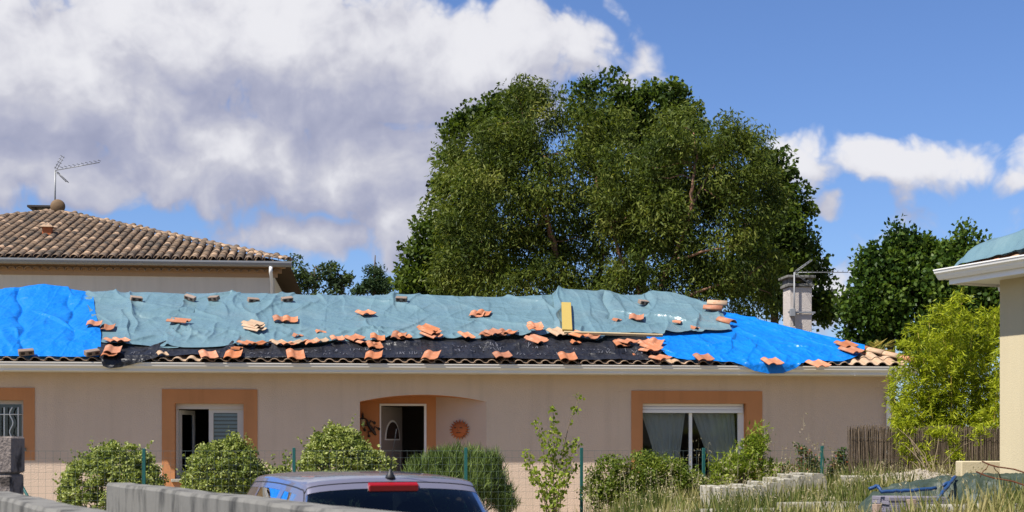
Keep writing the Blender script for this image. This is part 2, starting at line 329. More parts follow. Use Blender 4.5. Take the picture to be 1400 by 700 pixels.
def tarpmat(name, col, rough, bump1, bscale1, bdist1, weave=0.0, spec=0.5, var=0.08, trans=0.0, col2=None):
    m = bpy.data.materials.new(name); m.use_nodes = True; t = NT(m.node_tree); t.n.clear()
    o = t.new('ShaderNodeOutputMaterial'); p = t.new('ShaderNodeBsdfPrincipled')
    tcn = t.new('ShaderNodeTexCoord'); vec = tcn.outputs['Object']
    hs = t.new('ShaderNodeHueSaturation')
    base = tuple(col) + (1,)
    if col2 is not None: base = t.mix(t.smooth(t.noise(vec, 1.1, 5, 0.6), 0.45, 0.68), base, tuple(col2) + (1,))
    t.put(hs.inputs['Color'], base)
    t.l.new(t.math('MULTIPLY_ADD', t.noise(vec, 2.2, 6, 0.62), 2 * var, 1 - var), hs.inputs['Value'])
    t.l.new(hs.outputs[0], p.inputs['Base Color'])
    t.l.new(t.math('MULTIPLY_ADD', t.noise(vec, 6, 4, 0.6), 0.3, rough - 0.15, clamp=True), p.inputs['Roughness']); p.inputs['Specular IOR Level'].default_value = spec
    # creases: ridges of a stretched noise
    mp = t.new('ShaderNodeMapping'); t.l.new(vec, mp.inputs[0]); mp.inputs['Scale'].default_value = (1, 0.55, 1); mp.inputs['Rotation'].default_value = (0, 0, 0.5)
    n1 = t.noise(mp.outputs[0], bscale1, 3, 0.55, dist=0.8)
    rid = t.math('SUBTRACT', 1.0, t.math('MULTIPLY', t.math('ABSOLUTE', t.math('SUBTRACT', n1, 0.5)), 5.0), clamp=True)
    n2 = t.noise(vec, bscale1 * 3.7, 4, 0.6, dist=0.5)
    def cells(sc, rot, stretch):                     # crisp facets between creases
        wn = t.noise(vec, sc * .8, 3, 0.6, out=1); wv = t.vmath('SCALE', t.vmath('SUBTRACT', wn, (.5, .5, .5)).outputs[0]); wv.inputs['Scale'].default_value = .9 / sc
        mp2 = t.new('ShaderNodeMapping'); t.l.new(t.vmath('ADD', vec, wv.outputs[0]).outputs[0], mp2.inputs[0]); mp2.inputs['Scale'].default_value = stretch; mp2.inputs['Rotation'].default_value = (0, 0, rot)
        vo = t.new('ShaderNodeTexVoronoi'); vo.feature = 'F1'; vo.normalize = False; t.l.new(mp2.outputs[0], vo.inputs['Vector']); vo.inputs['Scale'].default_value = sc; return vo.outputs['Distance']
    h = t.math('ADD', t.math('MULTIPLY', rid, 0.35), t.math('MULTIPLY', n2, 0.35))
    h = t.math('ADD', h, t.math('MULTIPLY', cells(2.2, .6, (1.3, .5, 1)), 2.2)); h = t.math('ADD', h, t.math('MULTIPLY', cells(5.5, -.5, (1.2, .6, 1)), 0.9)); h = t.math('ADD', h, t.math('MULTIPLY', cells(14.0, .2, (1, 1, 1)), 0.22))
    sx = t.new('ShaderNodeSeparateXYZ'); t.l.new(vec, sx.inputs[0])                # packing creases left by the folded sheet
    for ax, step, ph in ((0, .93, .31), (1, .78, .12)):
        wob = t.math('MULTIPLY_ADD', t.noise(vec, 1.3, 2, 0.5), .06, ph)
        fr = t.math('ABSOLUTE', t.math('SUBTRACT', t.math('FRACT', t.math('ADD', t.math('DIVIDE', sx.outputs[ax], step), wob)), .5))
        h = t.math('ADD', h, t.math('MULTIPLY', t.math('SUBTRACT', 1.0, t.math('MULTIPLY', fr, 26.0), clamp=True), .28))
    b = t.new('ShaderNodeBump'); b.inputs['Strength'].default_value = bump1; b.inputs['Distance'].default_value = bdist1
    t.l.new(h, b.inputs['Height']); t.l.new(b.outputs[0], p.inputs['Normal'])
    if trans > 0:
        tr = t.new('ShaderNodeBsdfTranslucent'); t.put(tr.inputs['Color'], tuple(col) + (1,)); mx = t.new('ShaderNodeMixShader'); mx.inputs[0].default_value = trans
        t.l.new(p.outputs[0], mx.inputs[1]); t.l.new(tr.outputs[0], mx.inputs[2]); t.l.new(mx.outputs[0], o.inputs[0])
    else: t.l.new(p.outputs[0], o.inputs[0])
    return m
M_['teal'] = tarpmat('teal_tarp', (0.116, 0.196, 0.222), 0.30, 0.40, 2.0, 0.034, spec=0.5, trans=0.06, col2=(0.132, 0.206, 0.226))
M_['blue'] = tarpmat('blue_tarp', (0.001, 0.165, 0.58), 0.36, 0.55, 2.4, 0.04, spec=0.5, trans=0.12)
M_['black'] = tarpmat('black_sheet', (0.013, 0.0125, 0.014), 0.42, 0.8, 3.0, 0.04, spec=0.35, var=0.25)
M_['green_tarp'] = tarpmat('green_tarp', (0.022, 0.036, 0.022), 0.6, 0.6, 4.0, 0.03, spec=0.5, var=0.25)
M_['print'] = mat('print', (0.10, 0.10, 0.115), 0.7, 0.2, var=0.35, vscale=30)

# ------------------------------------------------------------------ ground
def ground_z(x, y):
    x = np.asarray(x, float); y = np.asarray(y, float)
    lot = sstep(0.3, 2.0, x) * sstep(4.0, 9.5, y) * (1 - sstep(21.0, 24.0, y)) * (1 - sstep(14, 22, x))
    z = (0.86 + 0.22 * sstep(2.6, 5.0, x)) * lot
    z = np.maximum(z, 0.28 * sstep(19.0, 22.5, y) * (1 - sstep(60, 90, np.abs(x))))
    return z + 0.025 * fbm(x * 0.9, y * 0.9, 5, 3) * sstep(3, 8, y) * (1 - sstep(24, 30, y))
ex = np.array([20, 25, 32, 45, 70, 120, 220, 450, 1000, 2500.])
gx = np.concatenate([-ex[::-1] - 2, np.arange(-21.5, 21.6, 0.45), ex + 2]); gy = np.concatenate([-ex[::-1] + 14, np.arange(-5.5, 34, 0.45), ex + 15])
gX, gY = np.meshgrid(gx, gy, indexing='ij')
gv = np.stack([gX, gY, ground_z(gX, gY)], -1).reshape(-1, 3)
M_['ground'] = mat('ground', (0.30, 0.25, 0.165), 0.95, 0.08, var=0.3, vscale=2.5, bump=0.8, bscale=14, bdist=0.04, col2=(0.12, 0.13, 0.05), c2scale=1.2, c2lo=0.46, c2hi=0.66)
obj('ground', meshdata('ground', gv, grid_faces(len(gx), len(gy)), M_['ground'], True), kind='structure')
M_['asphalt'] = mat('asphalt', (0.06, 0.06, 0.062), 0.93, 0.1, var=0.2, vscale=20, bump=0.4, bscale=120, bdist=0.005)
MB().add([(-30, -5, 0.006), (-0.1, -5, 0.006), (-0.1, 18.3, 0.006), (-30, 18.3, 0.006)], [(0, 1, 2, 3)]).build('road', M_['asphalt'], kind='structure')

# ------------------------------------------------------------------ the bungalow under repair
YAW = math.radians(6.0)
HM = Matrix.Translation((0, 27.0, 0)) @ Matrix.Rotation(YAW, 4, 'Z'); HMI = HM.inverted()
TE, ZE, TR, KF = -0.5, 3.2, 3.95, 0.345            # eave line, eave height, ridge line, pitch
SC_, SR = 7.75, 3.9                                # right eave corner, right end of the ridge
ZR = ZE + KF * (TR - TE); KH = (ZR - ZE) / (SC_ - SR)
def roof_z(s, t, soft=0.0):
    s = np.asarray(s, float); t = np.asarray(t, float)
    a = ZE + KF * (t - TE); b = ZR - KF * (t - TR); c = ZE + KH * (SC_ - s)
    return np.minimum(np.minimum(a, b), c)
EYE_L = HMI @ Vector((0, 0, EYE))
def ray_l(px, py): return (HMI.to_3x3() @ Vector(((px - CX) / F, 1.0, (HZ - py) / F)))
def roof_at(px, py, off=0.1):                       # house coordinates of the roof point seen at a pixel
    d = ray_l(px, py); k = (ZE + off + KF * (EYE_L.y - TE) - EYE_L.z) / (d.z - KF * d.y)
    p = EYE_L + d * k; return p.x, p.y
def wall_at(px, py, t=0.0):
    d = ray_l(px, py); k = (t - EYE_L.y) / d.y; p = EYE_L + d * k; return p.x, p.z
def S(px, t=0.0): return wall_at(px, HZ, t)[0]
def Z(px, py, t=0.0): return wall_at(px, py, t)[1]

house = empty('bungalow', HM.translation, YAW, 'long single-storey bungalow with beige rendered walls and tarpaulin-covered roof', 'house')
SL, SRW, ZF, ZT = -13.0, S(1215), 0.36, 3.02
DB = 8.0                                            # house depth
ent = dict(a=S(492), b=S(665), c=S(596, 0.95), zs=Z(492, 549), zm=Z(560, 541))
w1 = dict(a=S(-48), b=S(32), z0=Z(0, 613), z1=Z(0, 547)); w2 = dict(a=S(239), b=S(333), z0=Z(240, 655), z1=Z(240, 551.5)); w3 = dict(a=S(878.5), b=S(1020), z0=ZF + 0.02, z1=Z(950, 551.5))
mb = MB()
def q(s0, s1, z0, z1, t=0.0): mb.add([(s0, t, z0), (s1, t, z0), (s1, t, z1), (s0, t, z1)], [(0, 1, 2, 3)])
ZG = 0.0
cols = [SL, w1['a'], w1['b'], w2['a'], w2['b'], ent['a'], ent['b'], w3['a'], w3['b'], SRW]
for i in range(0, 9, 2): q(cols[i], cols[i + 1], ZG, ZT)
RV = 0.20
for w in (w1, w2, w3):
    a, b, z0, z1 = w['a'], w['b'], w['z0'], w['z1']
    q(a, b, ZG, z0); q(a, b, z1, ZT)
NA = 22; arc = []
for i in range(NA + 1):
    f = i / NA; s = ent['a'] + (ent['b'] - ent['a']) * f
    h = ent['zm'] - ent['zs'] ; c = 1 - (2 * f - 1) ** 2; arc.append((s, ent['zs'] + (ent['zm'] - ent['zs'] + 0.02) * c))
for i in range(NA):
    (s0, a0), (s1, a1) = arc[i], arc[i + 1]; mb.add([(s0, 0, a0), (s1, 0, a1), (s1, 0, ZT), (s0, 0, ZT)], [(0, 1, 2, 3)])
q(ent['a'], ent['b'], ZG, ZF)
mb.add([(SRW, 0, ZG), (SRW, DB, ZG), (SRW, DB, ZT + .1), (SRW, 0, ZT)], [(0, 1, 2, 3)])
mb.add([(SL, 0, ZG), (SL, DB, ZG), (SL, DB, ZT + .1), (SL, 0, ZT)], [(0, 1, 2, 3)])
mb.add([(SL, DB, ZG), (SRW, DB, ZG), (SRW, DB, ZT + .1), (SL, DB, ZT + .1)], [(0, 1, 2, 3)])
mb.build('wall', M_['stucco'], house)
# floor and room lining inside
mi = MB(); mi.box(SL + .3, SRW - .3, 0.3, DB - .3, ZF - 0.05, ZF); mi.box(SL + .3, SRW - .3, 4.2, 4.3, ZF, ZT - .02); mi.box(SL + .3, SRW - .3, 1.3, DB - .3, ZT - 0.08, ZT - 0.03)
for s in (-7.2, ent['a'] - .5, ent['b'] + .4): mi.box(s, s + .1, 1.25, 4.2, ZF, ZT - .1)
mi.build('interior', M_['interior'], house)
# reveals of the openings
def reveal(w, name, m):
    r = MB(); a, b, z0, z1 = w['a'], w['b'], w['z0'], w['z1']
    for (p, q_) in (((a, z0), (a, z1)), ((a, z1), (b, z1)), ((b, z1), (b, z0)), ((b, z0), (a, z0))):
        r.add([(p[0], -0.013, p[1]), (q_[0], -0.013, q_[1]), (q_[0], RV + .1, q_[1]), (p[0], RV + .1, p[1])], [(0, 1, 2, 3)])
    return r
def surround(w, sides, top, bottom=None):
    m = MB(); a, b, z0, z1 = w['a'], w['b'], w['z0'], w['z1']; tp = -0.014
    zb = z0 - (bottom or 0); L, Rr = a - sides[0], b + sides[1]
    m.box(L, a, tp, 0.004, zb, z1); m.box(b, Rr, tp, 0.004, zb, z1); m.box(L, Rr, tp, 0.004, z1, z1 + top)
    if bottom: m.box(a, b, tp, 0.004, zb, z0)
    r = reveal(w, '', None); m.add(r.v, r.f)
    return m
surround(w1, (0.22, S(47.5) - w1['b']), Z(0, 530) - w1['z1'], w1['z0'] - Z(0, 629)).build('window_surround', M_['orange_paint'], house)
surround(w2, (w2['a'] - S(221.5), S(352) - w2['b']), Z(240, 532) - w2['z1'], 0.2).build('window_surround', M_['orange_paint'], house)
surround(w3, (w3['a'] - S(863), S(1042) - w3['b']), Z(950, 534.5) - w3['z1']).build('window_surround', M_['orange_paint'], house)
# sills
for w in (w1, w2):
    MB().box(w['a'] - .06, w['b'] + .06, -0.07, RV, w['z0'] - 0.055, w['z0'] + 0.004, b=0.008).build('window_sill', M_['concrete_pale'], house)
MB().box(w3['a'], w3['b'], -0.04, RV, w3['z0'] - 0.03, w3['z0'] + 0.01).build('threshold', M_['concrete_pale'], house)
GL = glassmat('window_glass', (0.82, 0.85, 0.85), 1.5)
# barred window
win = empty('window'); win.parent = house
fr = MB(); a, b, z0, z1 = w1['a'], w1['b'], w1['z0'], w1['z1']
for (x0, x1, y0, y1) in ((a, a + .07, z0, z1), (b - .07, b, z0, z1), (a + .07, b - .07, z1 - .07, z1), (a + .07, b - .07, z0, z0 + .07)): fr.box(x0, x1, RV - .02, RV + .05, y0, y1)
fr.build('frame', M_['pvc'], win)
MB().box(a + .07, b - .07, RV + .01, RV + .02, z0 + .07, z1 - .07).build('pane', GL, win)
for px, wavy in ((-44, 0), (-34, 1), (-24, 0), (-14, 1), (-4, 0), (4.8, 0), (14.5, 1), (24, 0)):
    s = S(px); zz0, zz1 = z0 + .05, Z(5, 556.5)
    pts = [(s + (0.03 * math.sin(k / 24 * 4.2 * math.pi) if wavy else 0), 0.05, zz0 + (zz1 - zz0) * k / 24) for k in range(25)]
    MB().tube(pts, 0.011, 6).build('grille_bar', M_['iron_white'], win)
MB().tube([(a, .05, Z(5, 566.5)), (b, .05, Z(5, 566.5))], 0.011, 6).build('grille_bar', M_['iron_white'], win)
# sliding window
win = empty('window'); win.parent = house
fr = MB(); a, b, z0, z1 = w2['a'], w2['b'], w2['z0'], w2['z1']; zs = z1 - 0.10; mid = S(284)
fr.box(a, b, RV - .06, RV + .08, zs, z1)
for (x0, x1, y0, y1) in ((a, a + .045, z0, zs), (b - .045, b, z0, zs), (a + .045, b - .045, z0, z0 + .06)): fr.box(x0, x1, RV - .03, RV + .07, y0, y1)
fr.build('frame', M_['pvc'], win)
sh = MB(); A, B = mid, b - .045
for (x0, x1, y0, y1) in ((A, A + .085, z0 + .06, zs), (B - .085, B, z0 + .06, zs), (A + .085, B - .085, zs - .07, zs), (A + .085, B - .085, z0 + .06, z0 + .14)): sh.box(x0, x1, RV - .01, RV + .04, y0, y1)
sh.build('sash', M_['pvc'], win)
MB().box(A + .085, B - .085, RV + .01, RV + .02, z0 + .14, zs - .07).build('pane', GL, win)
k = 0; zz = zs - .085
while zz > z0 + .2:
    MB().box(A + .09, B - .09, RV + .06, RV + .075, zz - .045, zz).build('blind_slat', M_['shutter'], win); zz -= .072
lf = MB()                                              # inward-opened leaf
Ml = Matrix.Translation((a + .05, RV + .05, 0)) @ Matrix.Rotation(math.radians(68), 4, 'Z')
for (x0, x1, y0, y1) in ((0, .07, z0 + .07, zs - .02), (.5, .57, z0 + .07, zs - .02), (.07, .5, zs - .1, zs - .02), (.07, .5, z0 + .07, z0 + .15)): lf.box(x0, x1, -.02, .02, y0, y1, Ml)
lf.build('sash', M_['pvc'], win); MB().box(.07, .5, -.005, .005, z0 + .15, zs - .1, Ml).build('pane', GL, win)
# patio doors
win = empty('patio_door'); win.parent = house
a, b, z0, z1 = w3['a'], w3['b'], w3['z0'], w3['z1']; zs = Z(950, 564.5); mid = S(947)
bx = MB(); h = (z1 - zs) / 3
for k in range(3): bx.box(a, b - .035, RV - .10 + .006 * k, RV + .05, zs + h * k + .003, zs + h * (k + 1) - .003)
bx.build('shutter_box', M_['white_alu'], win)
fr = MB()
for (x0, x1, y0, y1) in ((a, a + .02, z0, zs), (b - .035, b, z0, z1), (b - .11, b - .035, z0, zs), (mid - .03, mid + .03, z0, zs), (a + .02, mid - .03, z0, z0 + .06), (mid + .03, b - .11, z0, z0 + .06)): fr.box(x0, x1, RV - .03, RV + .05, y0, y1)
fr.build('frame', M_['white_alu'], win)
GL2 = glassmat('patio_glass', (0.85, 0.87, 0.86), 1.55)
MB().box(a + .02, mid - .03, RV + .005, RV + .012, z0 + .06, zs).build('pane', GL2, win); MB().box(mid + .03, b - .11, RV + .022, RV + .03, z0 + .06, zs).build('pane', GL2, win)
def curtain(left, right, tiel, tier, seed):           # gathered to a tie low down
    nu, nv = 80, 26; V = np.zeros((nu, nv, 3))
    for i in range(nu):
        for j in range(nv):
            u, v = i / (nu - 1), j / (nv - 1); f = v ** 0.9
            L = left + (tiel - left) * f; Rr = right + (tier - right) * f
            V[i, j] = (L + (Rr - L) * u, RV + .16 + .022 * math.sin(u * 46 + seed + 2 * math.sin(u * 7)) * (0.45 + .8 * v) - .03 * v, zs + .02 - (zs - z0 - .25) * v)
    return meshdata('curtain', V.reshape(-1, 3), grid_faces(nu, nv), M_['curtain'], True)
obj('curtain', curtain(S(881), S(943), S(915), S(928), 0), win); obj('curtain', curtain(S(951), S(1010), S(990), S(1015), 2), win)
# entrance recess: back wall, splayed right cheek, soffit following the arch
D = 0.95; xa, xb, xc = ent['a'], ent['b'], ent['c']; zst = ZT - .05
da, db_, dz = S(519, D), S(583, D), Z(550, 552, D)
rc = MB()
rc.add([(xa, 0, ZF), (xa, 0, zst), (xa, D, zst), (xa, D, ZF)], [(0, 1, 2, 3)])
rc.add([(xa, D, ZF), (da, D, ZF), (da, D, zst), (xa, D, zst)], [(0, 1, 2, 3)]); rc.add([(db_, D, ZF), (xc, D, ZF), (xc, D, zst), (db_, D, zst)], [(0, 1, 2, 3)])
rc.add([(da, D, dz), (db_, D, dz), (db_, D, zst), (da, D, zst)], [(0, 1, 2, 3)])
for i in range(NA):
    (s0, a0), (s1, a1) = arc[i], arc[i + 1]
    def dep(s): return D + .02 if s <= xc else max(0.0, (D + .02) * (xb - s) / (xb - xc))
    rc.add([(s0, 0, a0), (s1, 0, a1), (s1, dep(s1), a1), (s0, dep(s0), a0)], [(0, 1, 2, 3)])
rc.build('porch_recess', M_['orange_paint'], house)
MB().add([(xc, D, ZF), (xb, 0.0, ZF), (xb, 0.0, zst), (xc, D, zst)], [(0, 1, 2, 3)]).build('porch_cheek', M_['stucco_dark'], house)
MB().box(xa - .0, xb, 0.005, D + .4, ZF - .06, ZF + .005).build('porch_floor', M_['terracotta'], house)
dr = empty('front_door'); dr.parent = house
f = MB()
for (x0, x1, y0, y1) in ((da, da + .03, ZF, dz), (db_ - .045, db_, ZF, dz), (da + .03, db_ - .045, dz - .04, dz)): f.box(x0, x1, D - .015, D + .07, y0, y1)
f.build('door_frame', M_['white_alu'], dr)
LW = db_ - da - .09; Md = Matrix.Translation((da + .035, D + .08, ZF + .01)) @ Matrix.Rotation(math.radians(60), 4, 'Z')
LH = dz - ZF - .06
lv = MB(); lv.box(0, LW, -.02, .02, 0, LH, Md, b=.004); lv.build('door_leaf', M_['door'], dr)
arcp = [(LW / 2 + .31 * math.cos(t), LH - .66 + .40 * math.sin(t)) for t in [math.pi * k / 12 for k in range(13)]]
arci = [(LW / 2 + .26 * math.cos(t), LH - .635 + .335 * math.sin(t)) for t in [math.pi * k / 12 for k in range(13)]]
MB().extrude(arci, (0, -.032, 0), (0, -.026, 0), (1, 0, 0), (0, 0, 1), Md).build('fanlight', M_['hole'], dr)
MB().extrude(arcp, (0, -.025, 0), (0, -.0205, 0), (1, 0, 0), (0, 0, 1), Md).build('fanlight_frame', M_['white_alu'], dr)
for x in (.12, .42): MB().box(x, x + .24, -.03, -.0205, .2, LH - .95, Md, b=.004).build('door_panel', M_['door'], dr)
# eaves: soffit, fascia, gutter, down pipe
MB().box(SL - .3, SC_ - .03, TE + .03, 0.02, 3.0, 3.02).build('soffit', M_['pvc'], house)
MB().box(SL - .3, SC_ - .03, TE + .004, TE + .028, 2.985, 3.17).build('fascia', M_['gutter'], house)
gut = [(-0.0, 0.0), (-.05, 0.0), (-.066, .014), (-.066, .055), (-.085, .075), (-.108, .10), (-.112, .135), (-.122, .152), (-.122, .168), (-.100, .168), (-.098, .14), (-.085, .11), (-.02, .03), (-0.0, .03)]
MB().extrude(gut, (SL - .3, TE, 2.995), (SC_ + .02, TE, 2.995), (0, 1, 0), (0, 0, 1)).build('gutter', M_['gutter'], house)
for k in range(9):
    s = -11.5 + k * 2.25; MB().box(s, s + .012, TE - .126, TE - .0, 2.99, 2.995).build('gutter_joint', M_['gutter'], house)
dpx = SRW + 0.0
MB().tube([(dpx - .02, TE - .05, 3.0), (dpx - .02, TE - .05, 2.93), (dpx - .03, -.1, 2.72), (dpx - .03, -.07, 2.6), (dpx - .03, -.07, .3)], .045, 10).build('down_pipe', M_['white_alu'], house)
# roof
roof = MB(); zo = -.03
P = lambda s, t: (s, t, float(roof_z(s, t)) + zo)
tb_ = 2 * TR - TE
roof.add([P(SL - .3, TE), P(SC_, TE), P(SR, TR), P(SL - .3, TR), P(SC_, tb_), P(SL - .3, tb_)], [(0, 1, 2, 3), (1, 4, 2), (3, 2, 4, 5)])
roof_o = roof.build('roof', M_['deck'], house)
def tile_mesh(name, wd=.25, ln=.42, h=.05, th=.013, lip=False, m=None, seg=10, broken=0.0, seed=0):
    rr = random.Random(seed); pr = []
    for k in range(seg + 1):
        u = k / seg
        z = h * math.sin(math.pi * min(u / .62, 1)) ** .8 if u < .62 else -.012 * math.sin(math.pi * (u - .62) / .38)
        if lip: z = h * math.sin(math.pi * u / .5) if u < .5 else (-.004 if u < .8 else h * .75 * ((u - .8) / .2) ** 1.3)
        pr.append((u * (wd + .03) - wd / 2 - .015, z))
    V, Fc = [], []; n = seg + 1
    for (yy, lift) in ((0, 0), (ln, 0)):
        for top in (0, 1):
            for i, (x, z) in enumerate(pr):
                y = yy
                if broken and yy > 0: y = ln * (1 - broken * (0.35 + .65 * rr.random()))
                V.append((x, y - (0 if not broken else 0), z + (th if top else 0)))
    b0, t0, b1, t1 = 0, n, 2 * n, 3 * n
    for i in range(seg):
        Fc += [(t0 + i, t0 + i + 1, t1 + i + 1, t1 + i), (b0 + i + 1, b0 + i, b1 + i, b1 + i + 1), (b0 + i, b0 + i + 1, t0 + i + 1, t0 + i), (b1 + i + 1, b1 + i, t1 + i, t1 + i + 1)]
    Fc += [(b0, t0, t1, b1), (b0 + seg, b1 + seg, t1 + seg, t0 + seg)]
    me = meshdata(name, V, Fc, m, False)
    sm = np.zeros(len(me.polygons), bool); sm[0:4 * seg:4] = True; sm[1:4 * seg:4] = True; me.polygons.foreach_set('use_smooth', sm)
    me.set_sharp_from_angle(angle=math.radians(50)); return me
TILT = math.atan(KF)
def roofM(s, t, up=0.0, yaw=0.0, roll=0.0, pitch=0.0, hip=False):
    z = float(roof_z(s, t)) + up
    B = Matrix.Rotation(TILT, 4, 'X')
    return Matrix.Translation((s, t, z)) @ B @ Matrix.Rotation(yaw, 4, 'Z') @ Matrix.Rotation(pitch, 4, 'X') @ Matrix.Rotation(roll, 4, 'Y')
tm_pale, tm = tile_mesh('roof_tile', m=M_['tile_pale'], seg=8), tile_mesh('roof_tile_orange', m=M_['tile'], seg=8)
ns0, ns1 = -43, int(SC_ / .25)
for r_ in range(2):
    for i in range(ns0, ns1):
        s = i * .25 + .125; t = TE - .03 + r_ * .33
        if KH * (SC_ - s) < KF * (t - TE) + .02: continue
        o = obj('roof_tile', tm_pale if (r_ == 0 or s > 5) else tm, roof_o, M=roofM(s, t, .004 + .012 * r_, R.uniform(-.02, .02), R.uniform(-.02, .02), -0.02))
for r_ in range(2, 7):
    for i in range(int(5.6 / .25), ns1):
        s = i * .25 + .125; t = TE - .03 + r_ * .33
        if KH * (SC_ - s) < KF * (t - TE) + .06: continue
        if R.random() < .2 and r_ > 2: continue
        obj('roof_tile', R.choice((tm_pale, tm, tm)), roof_o, M=roofM(s, t, .03, R.uniform(-.05, .05), R.uniform(-.05, .05), -0.02))
# hip tiles near the corner
def ridge_mesh(name, m, r0=.105, r1=.085, ln=.42, n=8, th=.014):
    V, Fc = [], []; k_ = n + 1
    for (y, r) in ((0, r0), (ln, r1)):
        for o_ in (0, th):
            for k in range(n + 1):
                t = math.pi * k / n; V.append(((r + o_) * math.cos(t), y, (r + o_) * math.sin(t) * .8))
    a, b, c, d = 0, k_, 2 * k_, 3 * k_
    for i in range(n): Fc += [(b + i, b + i + 1, d + i + 1, d + i), (a + i + 1, a + i, c + i, c + i + 1), (a + i, a + i + 1, b + i + 1, b + i), (c + i + 1, c + i, d + i, d + i + 1)]
    Fc += [(a, b, d, c), (a + n, c + n, d + n, b + n)]
    return meshdata(name, V, Fc, m, True)
rm_pale, rm = ridge_mesh('hip_tile', M_['tile_pale']), ridge_mesh('hip_tile_orange', M_['tile'])
hd = Vector((SR - SC_, (TR - TE), ZR - ZE)); hl = hd.length; hd.normalize()
def alongM(p, d, up=Vector((0, 0, 1))):
    d = d.normalized(); x = d.cross(up).normalized(); z = x.cross(d); M = Matrix((x, d, z)).transposed().to_4x4(); M.translation = p; return M
for k in range(6):
    p = Vector((SC_, TE, ZE)) + hd * (k * .36 - .02) + Vector((0, 0, .05))
    obj('hip_tile', rm_pale if k % 3 else rm, roof_o, M=alongM(p, hd))
# chimney
cs0, cs1 = S(1080, 5.2), S(1110, 5.2); ct0, ct1 = 5.2, 5.75
chz = Z(1090, 392, ct0)
ch = MB().box(cs0, cs1, ct0, ct1, 3.4, chz, b=.01).build('chimney', M_['pebble'], house)
MB().box(cs0 - .05, cs1 + .03, ct0 - .05, ct1 + .05, chz, chz + .07, b=.012).build('chimney_collar', M_['concrete'], ch)
for x0 in (cs0 - .02, cs1 - .10): MB().box(x0, x0 + .12, ct0 + .02, ct1 - .02, chz + .07, chz + .20).build('chimney_pier', M_['concrete'], ch)
MB().box(cs0 - .09, cs1 + .07, ct0 - .09, ct1 + .09, chz + .20, chz + .26, b=.01).build('chimney_cap', M_['concrete'], ch)

# wall decorations inside the porch (hang on the wall: things of their own)
cm = Vector((xc, D, 0)); cd = Vector((xb, 0, 0)) - cm; cd.normalize(); cn = Vector((cd.y, -cd.x, 0)); cn = cn if cn.y < 0 else -cn
fcen = (S(629.5, .45) - xc) / (xb - xc); pc = cm + (Vector((xb, 0, 0)) - cm) * fcen + Vector((0, 0, Z(629, 587.5, .5))) + cn * .02
Ms = HM @ Matrix((cd, cn, Vector((0, 0, 1)))).transposed().to_4x4(); Ms.translation = HM @ pc
so = empty('sun_ornament', label='round terracotta sun face hanging on the splayed porch wall', cat='ornament'); so.matrix_world = Ms @ Matrix.Diagonal((1.35, 1, 1, 1))
ms = MB()
ms.add([(.145 * math.cos(t), .0, .145 * math.sin(t)) for t in [2 * math.pi * k / 28 for k in range(28)]] + [(.125 * math.cos(t), .03, .125 * math.sin(t)) for t in [2 * math.pi * k / 28 for k in range(28)]] + [(0, .05, 0)],
       [(k, (k + 1) % 28, 28 + (k + 1) % 28, 28 + k) for k in range(28)] + [(28 + k, 28 + (k + 1) % 28, 56) for k in range(28)], smooth=True)
ms.build('disc', M_['terracotta'], so)
for k in range(20):
    t = 2 * math.pi * k / 20; c, s_ = math.cos(t), math.sin(t)
    ray_ = MB().add([(.13 * c - .021 * s_, .0, .13 * s_ + .021 * c), (.13 * c + .021 * s_, .0, .13 * s_ - .021 * c), (.205 * c, .012, .205 * s_), (.145 * c, .03, .145 * s_)], [(0, 1, 2), (0, 3, 1), (1, 3, 2), (2, 3, 0)]); ray_.build('ray', M_['terracotta'], so)
nose = MB().add([(-.018, .04, -.03), (.018, .04, -.03), (0, .085, -.025), (0, .045, .04)], [(0, 1, 2), (1, 3, 2), (3, 0, 2)]); nose.build('nose', M_['terracotta'], so)
for sx in (-1, 1): MB().box(sx * .055 - .024, sx * .055 + .024, .035, .05, .03, .045, b=.004).build('eye', M_['dark_iron'], so)
MB().box(-.045, .045, .035, .049, -.065, -.052, b=.004).build('mouth', M_['dark_iron'], so)
# wall lantern and metal lizard on the left of the porch
la = empty('wall_lantern', label='small dark iron wall lantern beside the front door', cat='lantern'); la.matrix_world = HM @ Matrix.Translation((S(496, D), D - .004, Z(496, 575, D)))
MB().box(-.02, .02, -.012, .0, -.08, .12).build('bracket_plate', M_['dark_iron'], la)
MB().tube([(0, -.01, .1), (0, -.08, .15), (0, -.15, .12), (0, -.16, .06)], .009, 6).build('arm', M_['dark_iron'], la)
MB().lathe([(.005, .07), (.07, .03), (.06, .025), (.05, .02)], 6, Matrix.Translation((0, -.16, 0)), False).build('lantern_cap', M_['dark_iron'], la)
MB().lathe([(.05, .02), (.032, -.12), (.01, -.14)], 6, Matrix.Translation((0, -.16, 0)), False).build('lantern_glass', mat('lantern_glass', (.35, .28, .16), .3, .5, var=.1), la)
lz = empty('lizard_ornament', label='dark metal lizard ornament hanging head-down on the orange porch wall', cat='ornament'); lz.matrix_world = HM @ Matrix.Translation((S(506, D), D - .003, Z(506, 584, D))) @ Matrix.Rotation(math.radians(-36), 4, 'Y') @ Matrix.Diagonal((.9, 1.0, .95, 1))
MB().tube([(0, -.03, .26), (.03, -.035, .15), (0, -.04, .06), (0, -.045, -.06), (0, -.04, -.14), (0, -.03, -.2)], [.006, .018, .034, .045, .032, .02], 8).build('body', M_['dark_iron'], lz)
for sx, z in ((-1, .05), (1, .05), (-1, -.1), (1, -.1)):
    MB().tube([(0, -.035, z), (sx * .09, -.03, z + .05), (sx * .13, -.015, z - .03)], [.022, .014, .012], 6).build('leg', M_['dark_iron'], lz)
    MB().lathe([(.004, -.004), (.032, -.003), (.032, .003), (.004, .004)], 7, Matrix.Translation((sx * .13, -.012, z - .035)) @ Matrix.Rotation(math.pi / 2, 4, 'X')).build('foot', M_['dark_iron'], lz)

